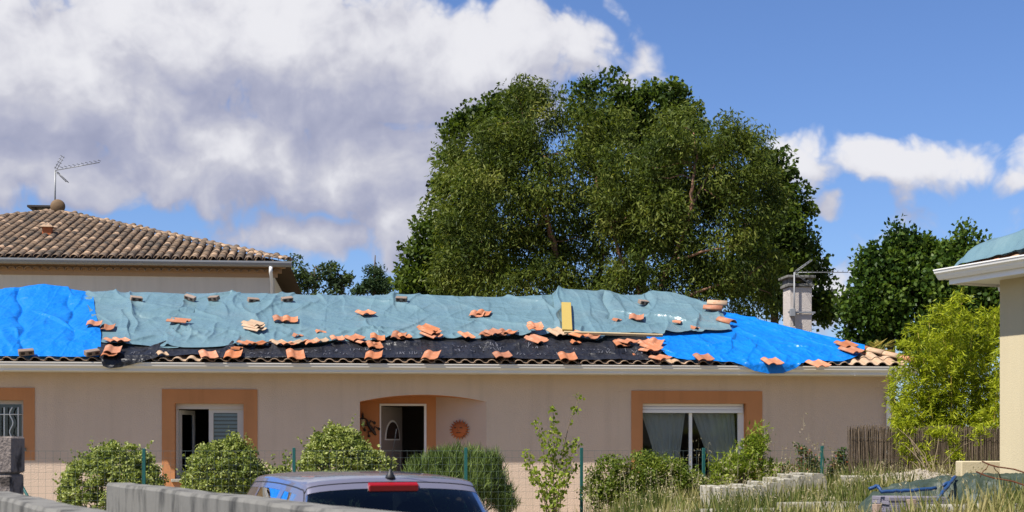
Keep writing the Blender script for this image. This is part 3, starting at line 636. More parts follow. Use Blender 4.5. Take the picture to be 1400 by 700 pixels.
# ------------------------------------------------------------------ tarpaulins on the roof
TV = []                                     # tarp vertices in house coordinates, used to rest loose tiles on
def edge(pts, off=.075):                      # control points (px, py) or (px, 'h', hang) -> t as a function of s
    ss, tt = [], []
    for p in pts:
        if p[1] == 'h': s = S(p[0], TE - .12); t = TE - .13 - p[2]
        elif p[1] == 't': s = S(p[0], p[2]); t = p[2]
        else:
            s, t = roof_at(p[0], p[1], off); t = max(t, TE - .035)
        ss.append(s); tt.append(t)
    o = np.argsort(ss); ss, tt = np.array(ss)[o], np.array(tt)[o]
    return lambda s: np.interp(s, ss, tt)
def tarp(name, label, m, sl, sr, tb, tt, nu, nv, off, wr, edge_lift=0.0, group='tarpaulins on the bungalow roof', parent=None, hangx=.128):
    v = np.linspace(0, 1, nv)[None, :] * np.ones((nu, 1)); u = np.linspace(0, 1, nu)[:, None] * np.ones((1, nv))
    s = sl(v) + (sr(v) - sl(v)) * u
    t = tb(s) + (tt(s) - tb(s)) * v
    tmin = TE - hangx
    tc_ = np.maximum(t, tmin); hang = np.maximum(tmin - t, 0)
    z = roof_z(s, tc_)
    # round the ridge and the hip
    e = .35
    z = z - 0.0
    d = .082 + (off - .082) * sstep(TE, TE + .7, tc_)
    w_ = wr(s, t)
    z = z + d + w_ * (1 - sstep(0, .05, hang)) - hang
    over = sstep(-.0, .10, TE - tc_)
    z = z - .02 * over * (1 - sstep(0, .02, hang))
    tpos = tc_ - sstep(0, .06, hang) * .02 - np.where(hang > 0, w_ * .6, 0)
    V = np.stack([s, tpos, z], -1).reshape(-1, 3); TV.append(V)
    o = obj(name, meshdata(name, V, grid_faces(nu, nv), m, True), None, label, 'tarp', group); o.matrix_world = HM
    return o
def ridged(x, y, seed, p=1.0): return np.maximum(0, 1 - np.abs(perlin(x, y, seed)) * 2.6) ** p
def fold(s, t, a, b, h, w):                 # a sharp crease from a to b (pixels on the roof)
    (sa, ta), (sb, tb2) = roof_at(*a), roof_at(*b)
    dx, dy = sb - sa, tb2 - ta; L = math.hypot(dx, dy); dx, dy = dx / L, dy / L
    al = (s - sa) * dx + (t - ta) * dy; ac = -(s - sa) * dy + (t - ta) * dx
    ac = ac + .05 * np.sin(al * 4.0)
    env = sstep(-.15, .15, al) * (1 - sstep(L - .15, L + .15, al))
    return h * env * np.exp(-np.abs(ac) / w)
def bumps(s, lst, t0=3.75, w=.6):
    r = 0
    return lst(s)
def folds(s, t, seed, n, s0, s1, t0=-.3, t1=4.2, hmax=.06, lean=.55, wmax=.16):
    """n separate drape folds: sharp on one side, easing out on the other"""
    rg = np.random.default_rng(seed); w = np.zeros_like(s)
    for k in range(n):
        cx, cy = rg.uniform(s0, s1), rg.uniform(t0, t1); a = np.pi / 2 + rg.normal(0, lean); L = rg.uniform(.35, 1.7); h = hmax * rg.uniform(.25, 1) ** 1.3
        dx, dy = np.cos(a), np.sin(a); al = (s - cx) * dx + (t - cy) * dy; ac = -(s - cx) * dy + (t - cy) * dx + rg.normal(0, .10) * al ** 2 + .03 * np.sin(al * rg.uniform(2, 6))
        m = (np.abs(al) < L) & (np.abs(ac) < .8)
        if not m.any(): continue
        w1, w2 = rg.uniform(.012, .028), rg.uniform(.08, wmax * 1.4)
        if rg.random() < .5: w1, w2 = w2, w1
        x = ac[m]; f = np.where(x > 0, np.exp(-(x / w1) ** 1.3), np.exp(-(np.abs(x) / w2) ** 1.1)); e = (1 - (al[m] / L) ** 2) ** 1.5
        w[m] += h * f * e
    return w
def crumple(s, t, seed, amp=1.0, f=1.0):
    s0, s1 = float(np.min(s)), float(np.max(s)); t0, t1 = float(np.min(t)), float(np.max(t)); area = (s1 - s0) * (t1 - t0)
    w = folds(s, t, seed, int(1.15 * area * f), s0, s1, t0, t1, .085) + folds(s, t, seed + 50, int(2.2 * area * f), s0, s1, t0, t1, .024, 1.2, .06)
    d = .045 * fbm(s * .45, t * .45, seed + 3, 2)
    return amp * (w + d) * (.35 + .65 * sstep(TE - .1, TE + .5, t))
def hump(s, t, pts, w=.55, t0=3.9):          # extra fullness along the ridge; pts (px, height)
    ss = np.array([S(p[0], 3.9) for p in pts]); hh = np.array([p[1] for p in pts])
    return np.interp(s, ss, hh) * np.exp(-((t - t0) / w) ** 2)
def drags(s, t, seed, f=1.0):                # pulls running down the slope
    s0, s1 = float(np.min(s)), float(np.max(s)); return folds(s, t, seed, int(2.2 * (s1 - s0) * f), s0, s1, .2, 3.6, .035, .28, .10)

const = lambda c: (lambda v: np.full_like(v, c))
def vlin(pts):                               # s as a function of v, from pixels (v, px, t)
    vv = [p[0] for p in pts]; ss = [S(p[1], p[2]) for p in pts]
    return lambda v: np.interp(v, vv, ss)
# black underlay
b_bot = edge([(138, 'h', .13), (150, 'h', .19), (165, 'h', .17), (185, 'h', .10), (205, 'h', .02), (216, 't', -.55), (226, 493), (232, 488), (262, 485), (292, 490), (330, 493.5), (400, 494), (470, 491.5), (530, 491), (600, 491.5), (640, 494.5), (700, 496), (800, 496.5), (870, 496.5), (888, 493), (903, 486), (916, 474)])
b_top = edge([(138, 468), (300, 466), (500, 455), (700, 450), (860, 455), (885, 460), (905, 462), (916, 470)])
def w_black(s, t):
    return (1 - .9 * sstep(.35, .6, t)) * crumple(s, t, 31, .7, 2.2) + .02 * ridged(t * 1.8 + .15 * s, s * .25, 33, 3.0) + fold(s, t, (640, 474), (700, 473), .07, .05) + fold(s, t, (700, 477), (740, 470), .08, .05) + fold(s, t, (800, 484), (880, 478), .07, .06) + fold(s, t, (520, 470), (580, 472), .09, .05)
tarp('black_underlay', 'black printed roofing underlay strip along the eave below the teal tarpaulin', M_['black'], vlin([(0, 143, TE), (.3, 141, .2), (1, 138, .7)]), vlin([(0, 905, -.3), (.4, 914, 0), (.8, 913, .4), (1, 900, .6)]), b_bot, b_top, 420, 44, .088, w_black)
# blue sheet, left
bl_bot = edge([(-260, 487), (0, 489), (60, 489), (100, 489.5), (139, 490)])
def w_bl(s, t):
    return 1.0 * crumple(s, t, 41, .9) + drags(s, t, 44, .6) + fold(s, t, (26, 404), (32, 480), -.10, .05) + fold(s, t, (95, 410), (100, 470), -.07, .06) + hump(s, t, [(-200, .05), (0, .06), (25, .08), (38, .12), (60, .15), (85, .08), (110, .03), (125, .0)], .9)
tarp('blue_tarp', 'bright blue tarpaulin bulging over the ridge beside the teal sheet', M_['blue'], const(S(-260)), vlin([(0, 138, TE), (.25, 134, .4), (.5, 124, 1.4), (.8, 122, 3.0), (.9, 118, 3.6), (1, 112, 4.3)]), bl_bot, lambda s: np.full_like(s, 4.45), 230, 170, .15, w_bl)
# teal sheets
t1_bot = edge([(105, 474), (130, 472), (165, 474), (200, 477), (230, 479), (262, 478)])
def w_t1(s, t): return crumple(s, t, 51) + drags(s, t, 54, .8) + fold(s, t, (158, 400), (186, 432), .07, .05) + fold(s, t, (186, 432), (225, 436), -.06, .06) + fold(s, t, (178, 404), (184, 416), .08, .03) + fold(s, t, (140, 476), (215, 462), .07, .04) + fold(s, t, (182, 424), (186, 455), .06, .05)
tarp('teal_tarp', 'short teal tarpaulin between the blue sheet and the long teal tarpaulin', M_['teal'], vlin([(0, 128, TE), (.5, 112, 1.4), (1, 104, 4)]), const(S(262, 2)), t1_bot, lambda s: np.full_like(s, 4.4), 150, 170, .115, lambda s, t: w_t1(s, t) + hump(s, t, [(100, .05), (150, .06), (165, .02), (200, .05), (260, .03)]))
t2_bot = edge([(215, 477), (250, 478), (300, 477), (340, 475.5), (400, 475), (440, 472.5), (480, 470), (510, 470), (545, 467.5), (580, 466), (640, 466), (700, 464.5), (735, 463), (770, 461), (800, 462)])
def w_t2(s, t):
    w = .75 * crumple(s, t, 61, .9) + .7 * drags(s, t, 64) + .05 * np.exp(-((t - .9) / .35) ** 2) * ridged(s * 3.2, t * 2.5, 66, 1.5)
    for a, b, h, wd in [((330, 420), (352, 444), .05, .05), ((388, 405), (350, 440), .06, .06), ((405, 470), (530, 452), .06, .04), ((490, 410), (580, 428), .07, .05), ((500, 440), (515, 465), .06, .05), ((655, 437), (745, 455), .06, .04), ((620, 452), (650, 440), .05, .04), ((690, 408), (740, 420), .06, .05), ((740, 412), (770, 445), .08, .06), ((265, 425), (300, 440), .05, .05), ((280, 470), (300, 445), .05, .04), ((255, 470), (262, 448), .04, .04), ((255, 405), (236, 448), .09, .07)]:
        w = w + fold(s, t, a, b, h, wd)
    return w + hump(s, t, [(240, .02), (300, .04), (420, .02), (560, .05), (640, .02), (720, .03), (760, .07), (800, .05)])
tarp('teal_tarp', 'long teal tarpaulin weighted with tiles over the middle of the roof', M_['teal'], vlin([(0, 222, .3), (.25, 226, .9), (.5, 240, 1.8), (.8, 250, 3), (1, 252, 4)]), vlin([(0, 790, .5), (1, 800, 4)]), t2_bot, lambda s: np.full_like(s, 4.4), 520, 170, .13, w_t2)
t3_bot = edge([(755, 463), (775, 465), (800, 468), (816, 471), (828, 466), (850, 462), (880, 461), (905, 463), (930, 462), (960, 460), (985, 459), (1014, 457)])
def hipt(s): return TE + (KH / KF) * (SC_ - s)
def w_t3(s, t):
    w = crumple(s, t, 71, 1.0) + .6 * drags(s, t, 74)
    for a, b, h, wd in [((765, 410), (762, 455), .12, .07), ((826, 412), (833, 440), -.08, .05), ((835, 432), (945, 447), .09, .05), ((880, 412), (888, 425), .08, .05), ((900, 440), (1000, 452), .05, .05), ((850, 455), (905, 448), .05, .04), ((960, 414), (985, 440), .05, .06)]: w = w + fold(s, t, a, b, h, wd)
    return w + hump(s, t, [(755, .04), (766, .16), (790, .15), (835, .12), (845, .05), (880, .07), (888, .16), (945, .15), (962, .10), (1000, .06)], .7)
tarp('teal_tarp', 'crumpled teal tarpaulin behind the yellow board at the ridge end', M_['teal'], vlin([(0, 760, .6), (.5, 764, 2), (1, 757, 4)]), vlin([(0, 1013, .6), (.4, 1008, 1.2), (1, 1000, 2.2)]), t3_bot, lambda s: np.minimum(4.4, hipt(s) + .25), 250, 150, .17, w_t3)
# blue sheet, right
br_bot = edge([(885, 465), (900, 478), (916, 489), (940, 493), (970, 497), (1000, 'h', 0.0), (1014, 'h', .06), (1030, 'h', .17), (1050, 'h', .22), (1070, 'h', .21), (1088, 'h', .11), (1097, 'h', 0.0), (1110, 501), (1140, 502.5), (1158, 498), (1172, 488), (1186, 478), (1192, 475)])
def br_top(s):
    k = sstep(S(985, 1.5), S(1000, 1.8), s); return (1 - k) * roof_at(950, 452)[1] + k * (hipt(s) + .12)
def w_br(s, t): return .75 * crumple(s, t, 81, .75, 1.2) + fold(s, t, (1005, 445), (1080, 490), .04, .05) + fold(s, t, (1020, 440), (1150, 480), .035, .06) + fold(s, t, (950, 475), (1050, 468), .04, .04) + .02 * ridged(s * 3, t * 3, 83, 2) * (1 - sstep(-.3, .2, t)) + .05 * np.exp(-((t - hipt(s)) / .25) ** 2)
tarp('blue_tarp', 'bright blue tarpaulin over the hip with a flap hanging over the gutter', M_['blue'], vlin([(0, 893, .3), (.6, 888, .6), (1, 885, .9)]), vlin([(0, 1186, 0), (1, 1190, .3)]), br_bot, br_top, 300, 120, .11, w_br)
TVA = np.concatenate(TV)

# faint illegible print on the underlay: rows of small letter-like strokes lying on the sheet
def rest(s, t, r=.10, q_=80):
    d = (TVA[:, 0] - s) ** 2 + (TVA[:, 1] - t) ** 2; k = d < r * r
    return float(np.percentile(TVA[k, 2], q_)) if k.any() else float(roof_z(s, t)) + .085
ub = [o for o in COL.objects if o.name.startswith('black_underlay')][0]
TBK = TV[0]
def zblack(s, t):
    i = np.argmin((TBK[:, 0] - s) ** 2 + (TBK[:, 1] - t) ** 2); return TBK[i, 2]
pr = MB(); rp = random.Random(5)
for (x0, y0, n) in [(168, 482, 10), (404, 480, 12), (478, 478, 12), (540, 482, 10), (598, 474, 9), (618, 480, 16), (640, 476.5, 12), (706, 484, 14), (714, 476, 12), (770, 476.5, 14), (795, 483, 12), (846, 480, 14), (850, 483.5, 10), (340, 483, 8), (440, 483, 8)]:
    s, t = roof_at(x0, y0, .12)
    for k in range(n):
        if rp.random() < .12: s += .05; continue
        hgt = rp.uniform(.07, .13)
        for j in range(rp.choice((1, 2, 2, 3))):
            sa, ta = s + rp.uniform(0, .05), t + rp.choice((0, hgt / 2, hgt)) ; sb, tb3 = s + rp.uniform(0, .06), t + rp.choice((0, hgt, hgt))
            if abs(ta - tb3) + abs(sa - sb) < .04: sb += .05
            n_ = Vector((-(tb3 - ta), sb - sa)).normalized() * .006
            za, zb = zblack(sa, ta) + .012, zblack(sb, tb3) + .012
            pr.add([(sa + n_.x, ta + n_.y, za), (sa - n_.x, ta - n_.y, za), (sb - n_.x, tb3 - n_.y, zb), (sb + n_.x, tb3 + n_.y, zb)], [(0, 1, 2, 3)])
        s += .066
pr.build('printed_marks', M_['print'], ub, kind='stuff')

# ------------------------------------------------------------------ loose tiles, bricks and boards weighing the sheets down
def place(name, me, px, py, yaw, label, cat, group, up=0.0, pitch=0.0, roll=0.0, scale=1.0, off=.15, center=True):
    s, t = roof_at(px, py, off)
    z = rest(s, t) + up
    B = Matrix.Rotation(TILT, 4, 'X')
    scale *= .88 if 'brick' not in name else 1.0
    M = HM @ Matrix.Translation((s, t, z)) @ B @ Matrix.Rotation(yaw, 4, 'Z') @ Matrix.Rotation(pitch, 4, 'X') @ Matrix.Rotation(roll, 4, 'Y') @ Matrix.Diagonal((scale, scale, scale, 1)) @ Matrix.Translation((0, -.2 if center else 0, 0))
    o = obj(name, me, None, label, cat, group); o.matrix_world = M; return o
lt = [tile_mesh('loose_tile', m=M_['tile'], seg=12, h=.034, wd=.285, lip=True), tile_mesh('loose_tile_b', m=M_['tile'], seg=12, h=.038, wd=.295, lip=True)]
lp = tile_mesh('loose_tile_pale', m=M_['tile_pale'], seg=12, h=.036, wd=.285, lip=True)
frag = [tile_mesh('tile_fragment', m=M_['tile'], seg=7, broken=.7, seed=k, ln=.34) for k in range(3)]
fragp = tile_mesh('tile_fragment_pale', m=M_['tile_pale'], seg=7, broken=.6, seed=8, ln=.36)
G_T = 'loose roof tiles weighing down the sheets'
L = dict(
    bk='orange clay roof tile lying flat on the black underlay strip',
    tm='single orange clay roof tile lying on open teal tarpaulin above the tile row',
    row='orange clay tile lying in the row along the lower edge of the teal tarpaulin',
    pl='pale weathered clay tile lying in the row along the lower edge of the teal tarpaulin',
    br='orange clay roof tile lying on the right blue tarpaulin near the gutter',
    fr='small broken piece of orange roof tile lying on the teal tarpaulin')
for px, py, yaw, lb in [(285, 484, .1, 'above the open left half of the sliding window'), (319, 483, .05, 'above the blind-covered half of the sliding window'), (404, 485, .0, 'above the shrub left of the porch'), (511, 485, .05, 'above the porch lantern'), (589.5, 485.5, -.1, 'above the door jamb beside the sun ornament'), (687, 486, .2, 'between the porch and the sapling'), (776, 487, .1, 'above the sapling')]:
    place('loose_tile', R.choice(lt), px, py, yaw + R.uniform(-.15, .15), 'orange tile lying on the underlay ' + lb, 'roof tile', G_T + ' on the underlay', .015, R.uniform(-.05, .12), R.uniform(-.1, .1), 1.12)
for k, (px, py, yaw, sc) in enumerate([(245, 443.5, 1.3, 1.1), (384, 439, .15, 1.05), (397, 439.5, .05, 1.05), (500, 431, .45, 1.05), (652, 430.5, -.2, 1.05), (661, 429, -.25, 1.0), (870, 440.5, -.2, 1.1), (129, 447.5, .1, 1.0), (147, 448, .05, 1.0)]):
    lb = ['orange tile lying crosswise on the fold between two teal sheets', 'left of two orange tiles side by side on the long teal tarpaulin', 'right of two orange tiles side by side on the long teal tarpaulin', 'orange tile lying alone high on the long teal tarpaulin', 'lower of two overlapping tiles high on the long teal tarpaulin', 'upper of two overlapping tiles high on the long teal tarpaulin', 'orange tile on crumpled teal sheet above the long batten', 'orange tile at the edge of the left blue tarpaulin', 'orange tile on teal beside the left blue tarpaulin'][k]
    place('loose_tile', lt[k % 2], px, py, yaw, lb, 'roof tile', G_T, .02, R.uniform(-.05, .05), R.uniform(-.1, .1), sc)
rows = [(155, 467, 1.4, 0), (166, 470, 1.2, 0), (338, 471, 1.5, 0), (358, 471, 1.4, 0), (382, 470, 1.3, 1), (393, 470.5, .9, 0), (408, 469, 1.5, 1), (426, 469, .3, 0), (439, 468, .7, 1), (461, 466, .5, 0), (485, 464, 1.3, 0), (497, 468, 1.0, 0), (516, 465, .1, 0), (512, 472, .2, 0), (545, 461, -.5, 0), (553, 462, .5, 0), (638, 461, .9, 0), (664, 460, .5, 0), (674, 460, 1.2, 0), (687, 458, 1.2, 0), (698, 458.5, .9, 0), (790, 461.5, 1.4, 0), (811, 462.5, 1.5, 0), (762, 459.5, 1.2, 1)]
for px, py, yaw, pale in rows:
    place('loose_tile', lp if pale else R.choice(lt), px, py, yaw * .45 * R.choice((1, 1, -.6)) + R.uniform(-.1, .1), L['pl'] if pale else L['row'], 'roof tile', G_T + ' in the lower row', .02, R.uniform(-.12, .12), R.uniform(-.2, .2), R.uniform(.85, 1.0))
# little stacks: each tile its own thing
def stack(pts, pale, lab, sc=1.0):
    for k, (px, py, yaw, up, pit) in enumerate(pts):
        place('loose_tile', lp if pale else lt[k % 2], px, py, yaw, lab[k] if k < len(lab) else lab[-1], 'roof tile', G_T + ' in stacks', up, pit, R.uniform(-.08, .08), sc)
stack([(349, 453, .9, .02, 0), (347, 452, .95, .055, .02), (346, 451, .85, .09, .03)], 1, [x + ' tile of the pale clay stack on teal tarpaulin' for x in ('lowest', 'middle', 'topmost')])
stack([(590, 461, .8, .02, .1), (588, 460, .75, .055, .1), (586, 459, .85, .09, .12)], 0, [x + ' of three tilted tiles stacked at the top of the black underlay' for x in ('lowest', 'middle', 'topmost')])
stack([(735, 468, .6, .02, 0), (733, 465, .9, .055, .1), (731, 459, .05, .09, .0), (732, 456, .05, .125, .05)], 0, [x + ' tile of the tall orange stack left of the yellow board' for x in ('bottom', 'second lowest', 'third', 'topmost')])
stack([(151, 482, .0, .02, 0), (154, 481, .05, .06, .03)], 0, [x + ' of two tiles on the underlay beside the left blue tarpaulin' for x in ('lower', 'upper')], 1.05)
stack([(850, 469, .05, .02, .0), (858, 469, .5, .06, -.1)], 0, [x + ' of two overlapping tiles at the right end of the underlay' for x in ('lower', 'upper')])
stack([(884, 470, .3, .02, .1), (896, 470, -.4, .03, .15), (891, 476, .8, .05, .1), (888, 480, .3, .05, -.2), (903, 487, .5, .03, -.1)], 0, ['tile propped at the left of the heap where black meets blue', 'tile propped at the right of the heap where black meets blue', 'broken tile in the middle of the heap where black meets blue', 'tile below the heap middle where black meets blue', 'lowest tile of the heap hanging toward the eave tiles'])
for px, py, yaw, lb in [(962, 489, .1, 'orange tile on blue tarpaulin next to the black underlay end'), (1056, 491.5, .15, 'orange tile on blue tarpaulin right above the hanging flap'), (1119, 495, .35, 'orange tile on blue tarpaulin between the flap and the bare corner tiles'), (1157, 472, .3, 'upper tile of the pair at the pointed end of the right blue tarpaulin'), (1164, 479, .5, 'lower tile of the pair at the pointed end of the right blue tarpaulin')]:
    place('loose_tile', lt[0], px, py, yaw, lb or L['br'], 'roof tile', G_T + ' on the blue sheet', .02, 0, 0, 1.1)
for px, py, yaw in [(404, 457, .6), (438, 453, .2), (839, 441, .8), (922, 444, 1.2), (946, 451, .7), (320, 475, 1.3), (512, 468, .4), (784, 465, .4)]:
    place('tile_fragment', R.choice(frag), px, py, yaw, L['fr'], 'tile piece', 'broken tile pieces on the teal sheet', .01, .05, 0, .8)
place('tile_fragment', fragp, 221, 480, .4, 'pinkish broken tile piece where the underlay folds over the eave', 'tile piece', None, .015, .1, .1, .8)
place('ridge_tile', rm_pale, 981, 425.5, 1.25, 'pale half-round ridge tile lying along the hip above orange one', 'ridge tile', None, .07, 0, 0, 1.15)
place('ridge_tile', rm, 975, 428, 1.25, 'orange ridge tile under the pale one on the hip', 'ridge tile', None, .01, 0, 0, 1.1)
place('ridge_tile', rm, 993, 443, .55, 'orange half-round ridge tile at the right end of teal tarpaulin', 'ridge tile', None, .02, 0, 0, 1.1)
# hollow brick pieces
def brick_mesh(name, m):
    b = MB(); b.box(-.12, .12, -.055, .055, 0, .085, b=.006)
    for sx in (-.06, .06):
        b.box(sx - .03, sx + .03, -.0575, -.054, .02, .065)
    me = b.data(name, [m, M_['hole']])
    for p in me.polygons:
        if p.index >= len(me.polygons) - 12: p.material_index = 1
    return me
bk = brick_mesh('hollow_brick', M_['brick_grey'])
RB = 'small grey-brown hollow brick on the long teal tarpaulin below the tall house'
for px, py, yaw, lb in [(186, 413.5, .35, 'small hollow brick lying on the short teal tarpaulin'), (260, 411.5, -.5, 'small hollow brick at the fold where the long teal tarpaulin starts'), (293, 413.5, -.5, RB), (346, 414.5, .4, RB), (392.5, 413, .4, RB), (549, 413.5, -.2, 'small hollow brick alone near the ridge, past the conifer'), (879, 420, .45, 'small hollow brick on the crumpled teal sheet above the batten')]:
    place('hollow_brick', bk, px, py, yaw, lb, 'brick', 'hollow bricks along the ridge', 0, .15, R.uniform(-.2, .2), 1.0, center=False)
for px, py, yaw, lb in [(36, 481.5, .35, 'hollow brick on the blue tarpaulin above the barred window'), (126, 482, .6, 'hollow brick on the blue tarpaulin next to the black underlay')]:
    place('hollow_brick', bk, px, py, yaw, lb, 'brick', 'hollow bricks on the blue sheet', 0, .1, 0, 1.1, center=False)
# boards
def board(name, px0, py0, px1, py1, wd, th, m, label, up):
    (s0, t0), (s1, t1) = roof_at(px0, py0, .2), roof_at(px1, py1, .2)
    n = 9; zs = [rest(s0 + (s1 - s0) * k / n, t0 + (t1 - t0) * k / n, .12, 90) - (ZE + KF * (t0 + (t1 - t0) * k / n - TE)) for k in range(n + 1)]
    u = max(zs) - .02 + up
    p0 = Vector((s0, t0, ZE + KF * (t0 - TE) + u)); p1 = Vector((s1, t1, ZE + KF * (t1 - TE) + u))
    nrm = Vector((0, -KF, 1)).normalized(); d = (p1 - p0); x = d.cross(nrm).normalized()
    M = Matrix((x, d.normalized(), nrm)).transposed().to_4x4(); M.translation = p0
    o = MB().box(-wd / 2, wd / 2, 0, d.length, 0, th, b=.004).build(name, m, None, label, 'board'); o.matrix_world = HM @ M; return o
board('plank', 775.5, 456.5, 774, 419, .20, .035, M_['wood'], 'short yellow plank lying up the slope of the teal tarpaulin', .01)
board('batten', 771, 457, 906, 461, .075, .05, M_['wood_pale'], 'long pale timber batten at the foot of the yellow plank', .01)

# ------------------------------------------------------------------ two-storey house behind
BW, BK = 8.09, 0.315
bo = at(395, 357, 40.0); BZ = bo.z
BM = Matrix.Translation((bo.x, bo.y, 0)) @ Matrix.Rotation(YAW, 4, 'Z')
bh = empty('two_storey_house', (bo.x, bo.y, 0), YAW, 'tall grey-beige house with old hipped tile roof behind the bungalow', 'house')
mb = MB(); wi = .42
mb.box(-2 * BW + wi, -wi, wi, 2 * BW - wi, 0, BZ - .42); mb.build('wall', M_['grey_render'], bh)
rf = MB().add([(0, 0, BZ - .04), (0, 2 * BW, BZ - .04), (-2 * BW, 2 * BW, BZ - .04), (-2 * BW, 0, BZ - .04), (-BW, BW, BZ + BK * BW - .04)], [(0, 4, 3), (0, 1, 4), (1, 2, 4), (2, 3, 4), (0, 3, 2, 1)]).build('roof', M_['deck'], bh)
def barrel(r0, r1, ln, n=6, th=.014):
    V, Fc = [], []; k_ = n + 1
    for (y, r) in ((0, r0), (ln, r1)):
        for o_ in (0, th):
            for k in range(n + 1):
                t = math.pi * k / n; V.append(((r + o_) * math.cos(t), y, (r + o_) * math.sin(t) * .8))
    a, b, c, d = 0, k_, 2 * k_, 3 * k_
    for i in range(n): Fc += [(b + i, b + i + 1, d + i + 1, d + i), (a + i, a + i + 1, b + i + 1, b + i)]
    return np.array(V), Fc
bV, bF = barrel(.098, .078, .44)
bme = meshdata('barrel_tile', bV, bF, M_['tile_old'], True); bme2 = meshdata('barrel_tile_pale', bV, bF, mat('tile_mid', (.33, .215, .13), .9, .1, var=.25, vscale=6, rnd=.2, col2=(.13, .10, .075), c2scale=6), True)
tl = math.atan(BK); SPN, EXP = .25, .335
nall, pale_pts = [], []
SV, SF, SM = [], [], []
RT = np.array(Matrix.Rotation(tl, 3, 'X'))
rr = random.Random(4)
for i in range(int(2 * BW / SPN)):
    s = -SPN / 2 - i * SPN
    if s < -2 * BW + .1: break
    col_t = rr.uniform(-.01, .01)
    for j in range(60):
        t = j * EXP * math.cos(tl) - .05
        if t > min(-s, 2 * BW + s) - .05: break
        lift = .035 + rr.uniform(-.006, .012)
        pale = rr.random() < (.20 if j < 4 else .10)
        if j == 0 and s > -8.3:
            M = Matrix.Translation((s + col_t, t, BZ + BK * t + lift)) @ Matrix.Rotation(tl, 4, 'X')
            obj('roof_tile', bme2 if pale else bme, rf, M=M)
        else:
            v = bV @ RT.T + np.array([s + col_t + rr.uniform(-.008, .008), t, BZ + BK * t + lift]); o_ = sum(len(x) for x in SV)
            SV.append(v); SF += [tuple(a + o_ for a in f) for f in bF]; SM += [1 if pale else 0] * len(bF)
me = bpy.data.meshes.new('tile_courses'); me.from_pydata([tuple(x) for x in np.concatenate(SV).tolist()], [], SF)
M_['tile_old2'] = mat('tile_old_courses', (0.20, 0.138, 0.092), 0.92, 0.1, var=0.35, vscale=3.0, bump=0.6, bscale=30, bdist=0.01, col2=(0.08, 0.066, 0.054), c2scale=2.2, c2lo=0.42, c2hi=0.64)
me.materials.append(M_['tile_old2']); me.materials.append(bme2.materials[0]); me.polygons.foreach_set('material_index', np.array(SM, np.int32)); me.polygons.foreach_set('use_smooth', np.ones(len(SM), bool)); me.update()
obj('tile_courses', me, rf, kind='stuff')
hm_ = ridge_mesh('hip_tile_old', M_['tile_old'], .12, .10, .45); hm2 = ridge_mesh('hip_tile_mid', bme2.materials[0], .12, .10, .45)
for sgn in (1, -1):
    c = Vector((0 if sgn > 0 else -2 * BW, 0, BZ)); pk = Vector((-BW, BW, BZ + BK * BW)); d = pk - c; n = int(d.length / .37)
    for k in range(n + 1):
        if sgn < 0 and k < n * .55: continue
        obj('hip_tile', hm2 if rr.random() < (.6 if sgn > 0 else .15) else hm_, rf, M=alongM(c + d.normalized() * k * .37 + Vector((0, 0, .015)), d))
# genoise: two rows of tile mouths under the eave
gV, gF = barrel(.092, .092, .3, 6)
gme = meshdata('cornice_tile', gV, gF, mat('cornice_tile', (.46, .31, .19), .9, .1, var=.15, rnd=.12), True)
cn_ = MB().box(-2 * BW + wi - .3, -wi + .3, wi - .20, wi, BZ - .17, BZ - .05).box(-2 * BW + wi - .2, -wi + .2, wi - .08, wi + .01, BZ - .30, BZ - .17).box(-2 * BW + wi - .08, -wi + .08, wi - .03, wi + .012, BZ - .425, BZ - .30).build('cornice', mat('cornice', (.40, .26, .15), .9, .1, var=.1), bh)
for row, (tt_, zz) in enumerate(((wi - .305, BZ - .165), (wi - .195, BZ - .295))):
    for i in range(36):
        obj('cornice_tile', gme, cn_, M=Matrix.Translation((-.25 - i * .22 - row * .11, tt_ - .015, zz + .0)))
gz = BZ - .03
MB().extrude([(0, 0), (-.06, 0), (-.1, .04), (-.12, .10), (-.12, .15), (-.1, .15), (-.1, .1), (0, .06)], (-2 * BW - .05, -.01, gz - .14), (.08, -.01, gz - .14), (0, 1, 0), (0, 0, 1)).build('gutter', M_['grey_metal'], bh)
MB().tube([(-.5, -.07, gz - .14), (-.5, -.06, gz - .3), (-.5, wi - .06, gz - .55), (-.5, wi - .06, 0.3)], .05, 10).build('down_pipe', M_['white_alu'], bh)
vt = at(65, 331, 42.6); vl = BM.inverted() @ vt
vz = BZ + BK * vl.y
v_ = MB().box(-.13, .13, -.13, .13, -.1, .27, Matrix.Translation((vl.x, vl.y, vz)), b=.01).build('roof_vent', M_['terracotta'], bh)
MB().lathe([(.27, 0), (.25, .03), (.03, .15), (.0, .16)], 4, Matrix.Translation((vl.x, vl.y, vz + .27)) @ Matrix.Rotation(math.pi / 4, 4, 'Z'), False).build('vent_cap', bme2.materials[0], v_)
cl = BM.inverted() @ at(57, 300, 49.5)
c_ = MB().box(cl.x - .3, cl.x + .3, cl.y - .25, cl.y + .25, BZ + 1.2, (BM.inverted() @ at(57, 292, 49.5)).z, b=.01).build('chimney', M_['concrete'], bh)
ct_ = (BM.inverted() @ at(57, 284, 49.5)).z
for x in (-.28, .2): MB().box(cl.x + x, cl.x + x + .08, cl.y - .2, cl.y + .2, ct_ - .22, ct_ - .04).build('chimney_pier', M_['concrete'], c_)
MB().box(cl.x - .42, cl.x + .42, cl.y - .35, cl.y + .35, ct_ - .04, ct_ + .04, b=.01).build('chimney_cap', M_['dark_iron'], c_)

